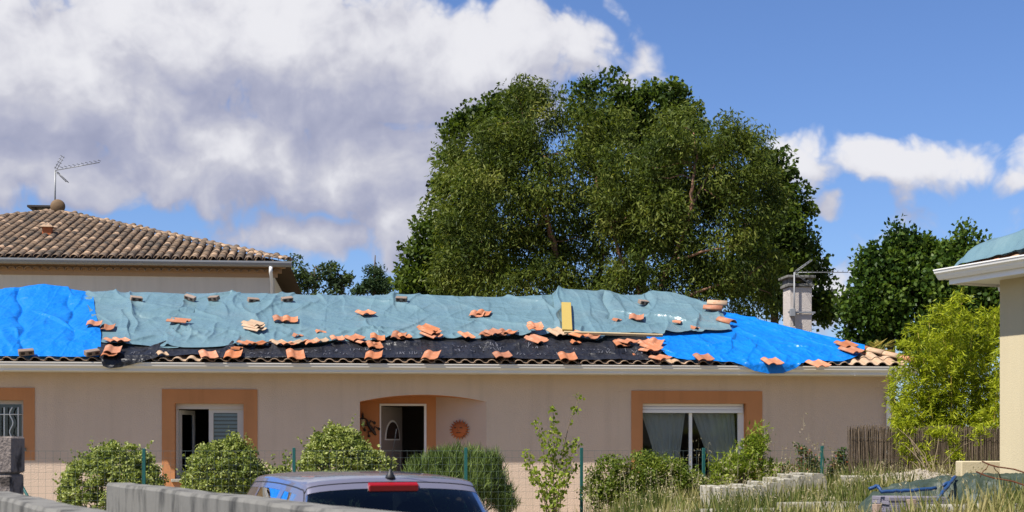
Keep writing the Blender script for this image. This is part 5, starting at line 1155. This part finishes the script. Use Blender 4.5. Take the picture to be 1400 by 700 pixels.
# ------------------------------------------------------------------ green mesh fence
FY = 20.8; fdir = Vector((math.cos(YAW), math.sin(YAW), 0))
def fence_pt(px): a = (px - CX) / F; k = FY / (1 - a * math.tan(YAW)); return Vector((a * k, k, 0))
f0 = fence_pt(-60); f1 = fence_pt(1367)
fe = empty('mesh_fence', (f0.x, f0.y, 0), YAW, 'green wire mesh fence with slim posts in front of the bungalow garden', 'fence')
FL = (f1 - f0).length; FT = 1.62
for px, zt in ((30, 1.62), (197, 1.625), (402, 1.635), (637, 1.635), (795, 1.635), (962, 1.63), (1124, 1.66), (1300, 1.62)):
    p = fence_pt(px); s = (p - f0).dot(fdir); zg = float(ground_z(p.x, p.y)) - .1
    if px == 30: continue
    MB().box(s - .022, s + .022, -.022, .022, zg, zt, b=.004).build('post', M_['green_post'], fe)
p = fence_pt(22); s = (p - f0).dot(fdir)
MB().tube([(s, -.02, 1.25), (s + .55, -.02, .25)], .02, 6).build('brace', M_['green_post'], fe)
wm = MB(); n = int(FL / .102)
def bar(x0, x1, z0, z1, r=.0011):
    wm.box(x0 - r, x1 + r, -r, r, z0 - r, z1 + r)
gz0 = [float(ground_z((f0 + fdir * (k * .102)).x, (f0 + fdir * (k * .102)).y)) for k in range(n + 1)]
for k in range(n + 1): bar(k * .102, k * .102, gz0[k], FT - .03)
for j in range(14):
    z = FT - .03 - j * .1; x0 = 0
    bar(0, FL, z, z, .0018 if j == 0 else .0011)
wm.build('wire_mesh', M_['wire'], fe, kind='stuff')
# reed screen on the fence
r0, r1 = fence_pt(1160), fence_pt(1367)
re_ = empty('reed_screen', (r0.x, r0.y, 0), YAW, 'dark brushwood reed screen tied to the fence beside the cream house', 'screen')
RLn = (r1 - r0).length + .3; rg = random.Random(9); rs = MB()
for layer in range(3):
    x = 0
    while x < RLn:
        zt = 1.93 + rg.uniform(-.07, .04) + .015 * math.sin(x * 5); lean = rg.uniform(-.05, .05); r = rg.uniform(.0025, .005); yy = -.04 - layer * .012
        rs.tube([(x, yy + rg.uniform(-.006, .006), .75), (x + lean, yy + rg.uniform(-.008, .008), zt)], r, 4, True, None, False); x += rg.uniform(.006, .011)
rs.build('reeds', M_['reed'], re_, kind='stuff')
for z in (1.15, 1.45, 1.78): MB().tube([(0, -.085, z), (RLn, -.085, z)], .0022, 5).build('binding_wire', M_['dark_iron'], re_)

# ------------------------------------------------------------------ building rubble on the raised lot
def kerb_mesh():
    pf = [(-.10, 0), (.10, 0), (.10, .17), (.06, .26), (.045, .275), (-.09, .275), (-.10, .265)]
    b = MB(); n = 9; rk = random.Random(3)
    b.extrude(pf, (0, 0, 0), (0, 1.0, 0), (1, 0, 0), (0, 0, 1)); return b.data('kerb_stone', M_['concrete_pale'])
km = kerb_mesh()
kb = [(996, 17.5, .12), (1018, 17.75, .10), (1040, 18.0, .13), (1061, 18.25, .09), (1082, 18.5, .12), (1102, 18.8, .10), (1121, 19.1, .11)]
labs = ['kerb stone ending the row, beside the tall weeds under the patio door'] + ['%s kerb stone of the row, counted from the weeds toward the green post' % w for w in ('second', 'third', 'fourth', 'fifth', 'sixth')] + ['kerb stone ending the row, next to the green post']
for (px, d, yw), lb in zip(kb, labs):
    x = (px - CX) / F * d; o = obj('kerb_stone', km, None, lb, 'kerb stone', 'kerb stones laid side by side'); o.location = (x, d, float(ground_z(x, d)) + .0); o.rotation_euler = (R.uniform(-.02, .02), R.uniform(-.04, .04), yw + R.uniform(-.03, .03))
for px, d, yw, lb in ((1118, 15.6, -1.25, 'mossy kerb stone half sunk in grass in front of the kerb row'), (822, 18.2, -1.45, 'pale concrete kerb stone at the foot of the sapling'), (1330, 12.9, -1.2, 'pale concrete kerb stone lying in front of the dark green tarpaulin'), (1010, 15.9, -1.3, 'pale concrete kerb stone lying alone before the row of kerbs')):
    x = (px - CX) / F * d; o = obj('kerb_stone', km, None, lb, 'kerb stone'); o.location = (x - .4, d, float(ground_z(x, d)) - {1118: .12, 822: .1, 1330: .17, 1010: .17}[px]); o.rotation_euler = (0, 0, yw)
x = (1175 - CX) / F * 19.2; zg = float(ground_z(x, 19.2))
MB().box(-.22, .25, -.15, .15, -.05, .19, Matrix.Rotation(.1, 4, 'Z'), b=.015).build('concrete_block', M_['concrete_pale'], None, 'pale concrete block at the left foot of the gravel heap', 'block').location = (x, 19.2, zg)
xb_ = (1339 - CX) / F * 18.8; zg = float(ground_z(xb_, 18.8))
MB().box(-.28, .32, -.12, .12, -.04, 1.465 - zg, Matrix.Rotation(.02, 4, 'Z'), b=.012).build('concrete_block', M_['cream'], None, 'smooth cream block standing between reed screen and cream house', 'block').location = (xb_, 18.8, zg)
# gravel heap
hx, hy = (1255 - CX) / F * 19.6, 19.6; rng = np.random.default_rng(80)
nu = 60; U, V_ = np.meshgrid(np.linspace(-1, 1, nu), np.linspace(-1, 1, nu), indexing='ij')
rr_ = np.sqrt(U ** 2 + V_ ** 2); hh = .27 * np.clip(1 - rr_, 0, 1) ** .7 + .04 * fbm(U * 4, V_ * 4, 8, 3) * (rr_ < 1)
X, Y = hx + U * 1.25, hy + V_ * .75
hv = np.stack([X - hx, Y - hy, ground_z(X, Y) + hh - .04 - float(ground_z(hx, hy))], -1).reshape(-1, 3)
M_['gravel'] = mat('gravel', (.33, .285, .225), .95, .1, var=.35, vscale=30, bump=1, bscale=35, bdist=.03)
he = empty('gravel_heap', (hx, hy, float(ground_z(hx, hy))), 0, 'low heap of pale gravel in front of the reed screen', 'gravel')
obj('mound', meshdata('mound', hv, grid_faces(nu, nu), M_['gravel'], True), he)
sv, sf = [], []; octa = np.array([(1, 0, 0), (-1, 0, 0), (0, 1, 0), (0, -1, 0), (0, 0, 1), (0, 0, -1.0)], float); of = [(0, 2, 4), (2, 1, 4), (1, 3, 4), (3, 0, 4), (2, 0, 5), (1, 2, 5), (3, 1, 5), (0, 3, 5)]
idx = rng.choice(len(hv), 1500)
for i in idx:
    if np.hypot(hv[i, 0] / 1.25, hv[i, 1] / .75) > .97: continue
    o_ = len(sv) * 6; sv.append(octa * rng.uniform(.012, .032, (6, 1)) + hv[i] + rng.normal(size=3) * np.array([.02, .02, .004])); sf += [tuple(a + o_ for a in f) for f in of]
obj('stones', meshdata('stones', np.concatenate(sv), sf, M_['gravel']), he, kind='stuff')
# dark green sheet over a pile, with a stack of slabs under its lifted edge
tx, ty = 4.72, 14.55; tz = float(ground_z(tx, ty))
nu, nv = 150, 90; U, V_ = np.meshgrid(np.linspace(-1.3, 1.5, nu), np.linspace(-.85, .85, nv), indexing='ij')
k_ = np.clip(1 - (np.abs(U - .1) / 1.3) ** 2.6 - (np.abs(V_) / .85) ** 2.6, 0, 1)
hz_ = .27 * k_ ** .55 * (1 + .18 * fbm(U * 1.5, V_ * 1.5, 6, 2)) + .045 * ridged(U * 3 + V_, V_ * 3, 14, 1.5) * sstep(0, .2, k_) + .02 * ridged(U * 8, V_ * 8 + U, 15, 1.5)
cut = sstep(-.25, -.5, V_) * sstep(-.15, -.45, U) * .2
hz_ = np.maximum(hz_ - cut, .012)
te_ = empty('green_tarp', (tx, ty, tz), 0, 'dark green tarpaulin with blue hem thrown over a low pile', 'tarp')
gzt = ground_z(tx + U, ty + V_) - tz
obj('sheet', meshdata('sheet', np.stack([U, V_, hz_ + gzt + .005], -1).reshape(-1, 3), grid_faces(nu, nv), M_['green_tarp'], True), te_)
M_['hem'] = mat('blue_hem', (.006, .04, .13), .55, .4, var=.2, vscale=12)
def hem(pts):
    pts = [at(*p) - Vector((tx, ty, tz)) for p in pts]; fine = []
    for a, b in zip(pts[:-1], pts[1:]): fine += [a.lerp(b, k / 4) + Vector((R.uniform(-.006, .006), 0, R.uniform(-.006, .006))) for k in range(4)]
    MB().tube(fine + [pts[-1]], .018, 8).build('hem', M_['hem'], te_)
hem([(1188, 669, 14.0), (1200, 664, 14.0), (1206, 672, 13.95), (1225, 671, 13.95), (1248, 671, 13.95), (1280, 667, 14.0)])
hem([(1279, 687, 13.75), (1284, 680, 13.75), (1296, 664, 13.95), (1306, 652, 14.2)])
hem([(1290, 664, 14.05), (1297, 660, 14.1)])
M_['slab'] = mat('slab_grey', (.19, .175, .21), .8, .2, var=.15, vscale=5, rnd=.1)
sl0 = at(1246, 690, 14.05)
zg = float(ground_z(sl0.x, 14.1))
for k in range(5):
    o = MB().box(-.30, .30, -.22, .22, 0, .036, b=.003).build('slab', M_['slab'], None, ['lowest', 'second', 'middle', 'fourth', 'topmost'][k] + ' of the purple-grey slabs stacked under the green tarpaulin edge', 'slab')
    o.location = (sl0.x + R.uniform(-.015, .015), 14.12 + R.uniform(-.015, .015), zg + .002 + k * .0375); o.rotation_euler = (0, 0, .12 + R.uniform(-.03, .03))
for px, lb in ((1199, 'dark brick holding down the far left corner of the green tarpaulin'), (1246, 'dark brick leaning against the purple-grey slabs')):
    c = at(px, 690, 13.78); o = MB().box(-.03, .03, -.05, .05, 0, .2, b=.006).build('brick', M_['brick_grey'], None, lb, 'brick'); o.location = (c.x, 13.8, float(ground_z(c.x, 13.8)) - .01); o.rotation_euler = (-.05, .05, .2)
# rusty rods leaning over the sheet
for k, (a, b, lb) in enumerate([((1343, 631, 13.4), (1410, 650, 12.4), 'upper long rusty steel rod lying over the green tarpaulin'), ((1335, 645, 13.5), (1412, 668, 12.4), 'lower long rusty steel rod lying over the green tarpaulin'), ((1352, 634, 13.5), (1340, 652, 13.5), 'short rusty rod tie crossing left between the long rods'), ((1358, 636, 13.4), (1368, 653, 13.5), 'short rusty rod tie crossing right between the long rods')]):
    pa, pb_ = at(*a), at(*b); pts = [pa.lerp(pb_, i / 6) + Vector((0, 0, -.012 * math.sin(i * 1.1))) for i in range(7)]
    MB().tube([p - pa for p in pts], .007 if k < 2 else .004, 6).build('steel_rod', M_['rust'], None, lb, 'steel rod').location = pa

# grass and straw on the lot
rng = np.random.default_rng(90); N = 52000
gx_ = rng.uniform(.7, 7.2, N); gy_ = 12.2 + 9.3 * rng.random(N); cl_ = fbm(gx_ * .9, gy_ * .9, 21, 3)
keep = rng.random(N) < np.clip(.5 + .8 * cl_, .06, 1)
keep &= ~((np.abs(gx_ - tx - .1) < 1.25) & (np.abs(gy_ - ty) < .62)); keep &= ~((np.hypot((gx_ - hx) / 1.2, (gy_ - hy) / .7) < .85) & (rng.random(N) < .93))
keep &= gx_ < 5.3 + .39 * (15.7 - gy_) * (gy_ < 15.7) + (gy_ >= 15.7) * 2
gx_, gy_, cl_ = gx_[keep], gy_[keep], cl_[keep]; n = len(gx_)
hgt = (.07 + .20 * rng.random(n) ** 1.7) * (1 + .9 * np.clip(cl_, -.3, .8)) * (1 + .5 * sstep(19, 21, gy_))
az_ = rng.uniform(0, 2 * np.pi, n); ln = rng.uniform(.05, .65, n)
Dv = unit(np.stack([np.cos(az_) * ln, np.sin(az_) * ln, np.ones(n)], -1)); base = np.stack([gx_, gy_, ground_z(gx_, gy_) - .01], -1)
dry = fbm(gx_ * .6, gy_ * .6, 25, 3)
rn = np.clip(.44 + .5 * dry + rng.normal(0, .22, n) - .25 * sstep(1.8, .9, gx_) * 0, 0, 1)
go_ = leaf_obj('grass', base + Dv * hgt[:, None] * .5, Dv, hgt, .010 + .008 * rng.random(n), rn, LM['grass'], None, rng); tag(go_, 'rough green and straw-coloured grass over the raised lot', 'grass', kind='stuff')
C, Dv2, Ls, Ws = [], [], [], []
stalks = [(1098, 566, 19.5), (1085, 600, 19.3), (1060, 585, 19.5), (1047, 578, 19.7), (1050, 598, 19.2), (1117, 603, 19.4), (1135, 606, 19.3), (1070, 612, 19.0), (955, 600, 19.5), (968, 606, 19.4), (945, 622, 19.2), (930, 620, 19.0), (1010, 600, 19.2), (915, 628, 19.1), (1190, 640, 16), (1330, 640, 12.4), (1210, 628, 17.5), (1320, 655, 12.6), (1165, 640, 18), (1000, 620, 18.8), (1030, 620, 18.8), (980, 628, 18.7), (890, 640, 18.9), (860, 650, 18.7), (1230, 655, 13.0), (1290, 660, 12.8), (1375, 655, 12.2), (1105, 590, 19.7), (1128, 596, 19.9), (1145, 615, 19)]
for k in range(240): stalks.append((rng.uniform(800, 1390), rng.uniform(628, 685), rng.uniform(14, 19.8)))
for (px, py, d) in stalks:
    tip = np.array(at(px, py, d)); b0 = np.array([tip[0] + rng.normal() * .09, d + rng.normal() * .08, 0]); b0[2] = float(ground_z(b0[0], b0[1])) - .02
    if tip[2] < b0[2] + .15: continue
    if b0[0] > 5.25 + .39 * max(0, 15.7 - d) and d < 15.7: continue
    seg = 5
    for i in range(seg):
        a = b0 + (tip - b0) * (i / seg); b = b0 + (tip - b0) * ((i + 1) / seg); C.append((a + b) / 2); Dv2.append(unit(b - a)); Ls.append(np.linalg.norm(b - a) * 1.15); Ws.append(.007 - .0007 * i)
    for j in range(rng.integers(6, 16)):
        f = rng.uniform(.72, 1.0); p = b0 + (tip - b0) * f + rng.normal(size=3) * np.array([.035, .035, .02]); C.append(p); Dv2.append(unit(rng.normal(size=3) * .5 + np.array([0, 0, .3]))); Ls.append(.035); Ws.append(.011)
tag(leaf_obj('dry_stalks', np.array(C), np.array(Dv2), np.array(Ls), np.array(Ws), rng.random(len(C)), LM['straw'], None, rng), 'thin dry seed-head stalks standing in the rough grass', 'dry grass', kind='stuff')

# ------------------------------------------------------------------ foreground: low concrete walls and a block pillar
def low_wall(name, p0, p1, zt, th, label, seed):
    p0, p1 = Vector(p0), Vector(p1); d = (p1 - p0); n_ = 40; rg_ = random.Random(seed)
    e = MB(); L_ = d.length; V, Fc = [], []
    prof = [(0, -.05), (0, zt - .02), (.012, zt), (th - .012, zt), (th, zt - .02), (th, -.05)]
    for i in range(n_ + 1):
        for (a, b) in prof:
            jz = .003 * math.sin(i * .6 + seed) + rg_.uniform(-.002, .002); V.append((L_ * i / n_, -a + rg_.uniform(-.0015, .0015), b + (jz if b > 1 else 0)))
    m_ = len(prof)
    for i in range(n_):
        for j in range(m_ - 1): Fc.append((i * m_ + j, i * m_ + j + 1, (i + 1) * m_ + j + 1, (i + 1) * m_ + j))
    Fc.append(tuple(range(m_))); Fc.append(tuple(n_ * m_ + j for j in range(m_ - 1, -1, -1)))
    o = MB().add(V, Fc).build(name, M_['concrete'], None, label, 'wall'); o.location = (p0.x, p0.y, 0); o.rotation_euler = (0, 0, math.atan2(d.y, d.x)); return o
wd_ = Vector((-2.38, 4.6, 0)).normalized()
A0 = Vector((-3.08, 10.8, 0)); low_wall('concrete_wall', A0 - wd_ * 7.4, A0, 1.4, .19, 'grey weathered concrete wall running along beside the parked car', 1)
B0 = Vector((-2.84, 7.9, 0)); low_wall('concrete_wall', B0 - wd_ * 4.8, B0 + wd_ * 1.0, 1.4, .19, 'short grey concrete wall ending at the rough block pillar', 2)
pe_ = at(-19, 700, 9.25); pl = empty('block_pillar', (pe_.x, 9.4, 0), math.radians(4), 'rough grey-brown pillar of stacked concrete blocks', 'pillar')
z = 1.745; k = 0
while z > .05:
    h_ = .25; MB().box(-.155 + R.uniform(-.004, .004), .155 + (.004 if k == 0 else -.004 * k), -.15, .15, max(z - h_, 0) + .007, z, b=.012).build('block', M_['block'], pl); z -= h_; k += 1
MB().box(-.13, .13, -.13, .13, 0, 1.72).build('mortar_core', M_['concrete'], pl)

# ------------------------------------------------------------------ parked car
def cr(P, n):                                # Catmull-Rom along axis 0
    P = np.asarray(P, float); Q = np.concatenate([2 * P[:1] - P[1:2], P, 2 * P[-1:] - P[-2:-1]]); out = []
    for i in range(len(P) - 1):
        a, b, c, d = Q[i], Q[i + 1], Q[i + 2], Q[i + 3]
        for t in np.linspace(0, 1, n, endpoint=False): out.append(.5 * (2 * b + (c - a) * t + (2 * a - 5 * b + 4 * c - d) * t * t + (3 * b - a - 3 * c + d) * t ** 3))
    out.append(P[-1]); return np.array(out)
ST = [(-2.04, .55, .62, .53, .50, .72, .74), (-2.03, .88, .66, .85, .78, .78, .80), (-1.99, 1.00, .665, .97, .92, .80, .82), (-1.80, 1.24, .615, 1.19, .945, .82, .835), (-1.62, 1.445, .565, 1.385, .955, .83, .845), (-1.52, 1.475, .575, 1.415, .955, .835, .85), (-1.25, 1.490, .588, 1.428, .95, .84, .855), (-.7, 1.498, .60, 1.435, .94, .85, .86), (0, 1.490, .605, 1.425, .93, .85, .86), (.55, 1.45, .585, 1.385, .93, .85, .86), (.95, 1.22, .62, 1.17, .92, .845, .86), (1.3, 1.0, .665, .975, .90, .83, .85), (1.75, .87, .63, .85, .80, .78, .82), (1.98, .74, .56, .72, .64, .68, .74), (2.05, .48, .50, .46, .42, .60, .62)]
def ring(s_):
    y, zt, wr_, ze_, zb, wb, wm_ = s_
    half = [(wm_ * .93, .20), (wm_, .42), (wb + .01, zb - .2 if zb > .7 else (zb + .42) / 2), (wb - .005, zb), (wb * .45 + wr_ * .55 + .005, zb * .45 + ze_ * .55), (wr_ + .012, ze_ - .012), (wr_ * .93, ze_ + (zt - ze_) * .55), (wr_ * .5, ze_ + (zt - ze_) * .93), (0, zt)]
    pts = [(-x, y, z) for x, z in half] + [(x, y, z) for x, z in half[::-1][1:]]
    return cr(np.array(pts), 4)
RG = np.array([ring(s_) for s_ in ST]); NS = 8
DG = cr(RG, NS)                              # (stations, ring, 3)
def idx_y(k): return int(round(k * NS))
ns_, nr_ = DG.shape[:2]
M_['car'] = mat('car_paint', (.22, .21, .262), .30, .5, metal=.5, var=.02, coat=.9)
M_['car_glass'] = glassmat('car_glass', (.10, .16, .15), 1.33, .01)
M_['car_dark'] = mat('car_trim', (.012, .012, .013), .5, .4, var=.05)
M_['red_lens'] = mat('red_lens', (.24, .003, .006), .4, .3, var=.15, vscale=30)
car = empty('parked_car', (-1.30, 10.84, .0), math.radians(18.5), 'violet-grey hatchback car parked behind the concrete wall', 'car')
Fb = grid_faces(ns_, nr_)
# cut the window openings out of the shell
tang_u = np.gradient(DG, axis=1); tang_v = np.gradient(DG, axis=0); nrm = np.cross(tang_u, tang_v); nrm = unit(nrm)
if nrm[idx_y(7), nr_ // 2, 2] < 0: nrm = -nrm
def patch(name, k0, k1, u0, u1, m, off, parent=car, smooth=True):
    i0, i1 = idx_y(k0), idx_y(k1); sub = (DG + nrm * off)[i0:i1 + 1, u0:u1 + 1]
    return obj(name, meshdata(name, sub.reshape(-1, 3), grid_faces(sub.shape[0], sub.shape[1]), m, smooth), parent)
c_ = nr_ // 2                                 # ring index of the roof centre
wins = [('rear_window', 2.15, 3.80, c_ - 11, c_ + 11), ('windscreen', 9.15, 10.75, c_ - 11, c_ + 11)]
for sgn in (0, 1):
    lo, hi = (13, 19); a_, b_ = (lo, hi) if sgn == 0 else (nr_ - 1 - hi, nr_ - 1 - lo)
    wins += [('side_window', 5.0, 6.3, a_, b_), ('side_window', 6.5, 7.7, a_, b_), ('side_window', 7.9, 9.0, a_, b_)]
hole = np.zeros((ns_ - 1, nr_ - 1), bool)
for nm, k0, k1, a_, b_ in wins: hole[idx_y(k0):idx_y(k1), a_:b_] = True
obj('body', meshdata('body', DG.reshape(-1, 3), Fb[~hole.ravel()], M_['car'], True), car)
for nm, k0, k1, a_, b_ in wins: patch(nm, k0, k1, a_, b_, M_['car_glass'], -.002)
MB().box(-.78, .78, -1.95, 1.9, .2, .26).build('floor_pan', M_['car_dark'], car)
for x in (-.36, .36):
    for y_ in (-.75, .35):
        st = MB().box(x - .24, x + .24, y_ - .08, y_ + .06, .5, 1.08, b=.05); st.box(x - .12, x + .12, y_ - .07, y_ + .02, 1.1, 1.28, b=.04); st.build('seat', M_['car_dark'], car)
hd_ = MB().box(-.6, .6, -1.62, -1.55, .85, .92).build('parcel_shelf', M_['car_dark'], car)
# roof and hatch seams, brake light, aerial
def strip(pts, r, nm, m): MB().tube(pts, r, 6).build(nm, m, car)
i_ = idx_y(3.95); seam = [tuple(DG[i_, j] + nrm[i_, j] * .001) for j in range(c_ - 12, c_ + 13)]; strip(seam, .0035, 'hatch_seam', M_['car_dark'])
for sx in (-1, 1):
    j = c_ + sx * 12; strip([tuple(DG[i, j] + nrm[i, j] * .0005) for i in range(idx_y(3.0), idx_y(9.2))], .0045, 'roof_seam', M_['car_dark'])
bl = idx_y(3.87); zc = DG[bl, c_]
MB().box(-.165, .165, -.03, .02, -.026, .026, Matrix.Translation(tuple(zc + np.array([0, -.012, -.012]))) @ Matrix.Rotation(.35, 4, 'X'), b=.006).build('brake_light', M_['red_lens'], car)
an = idx_y(4.55); za = DG[an, c_]
ae = MB().lathe([(.034, -.004), (.034, .006), (.022, .028), (.010, .05), (.006, .06)], 12, Matrix.Translation(tuple(za))).build('aerial_base', M_['car_dark'], car)
MB().tube([tuple(za + np.array([0, 0, .05])), tuple(za + np.array([.015, -.11, .32]))], [.0045, .0022], 6).build('aerial_mast', M_['car_dark'], car)
for sx in (-1, 1):
    MB().box(sx * .60 - .07, sx * .60 + .07, -2.045, -1.93, .72, .92, b=.02).build('tail_light', M_['red_lens'], car)
    MB().box(sx * .52 - .12, sx * .52 + .12, 1.86, 2.0, .58, .70, b=.03).build('headlight', M_['white_alu'], car)
    MB().box(sx * .93 - .08, sx * .93 + .08, .78, .86, .92, 1.05, b=.03).build('mirror', M_['car'], car)
    for y_ in (-1.28, 1.3):
        Mw = Matrix.Translation((sx * .79, y_, .29)) @ Matrix.Rotation(math.pi / 2, 4, 'Y')
        w_ = MB().lathe([(.19, -.09), (.27, -.095), (.295, -.06), (.295, .06), (.27, .095), (.19, .09)], 24, Mw).build('wheel', M_['car_dark'], car)
        MB().lathe([(.02, -.085), (.18, -.07), (.19, -.02), (.19, .02), (.18, .07), (.02, .085)], 12, Mw, False).build('rim', M_['grey_metal'], w_)
MB().box(-.26, .26, -2.062, -2.038, .60, .70, b=.006).build('number_plate', M_['white_alu'], car)
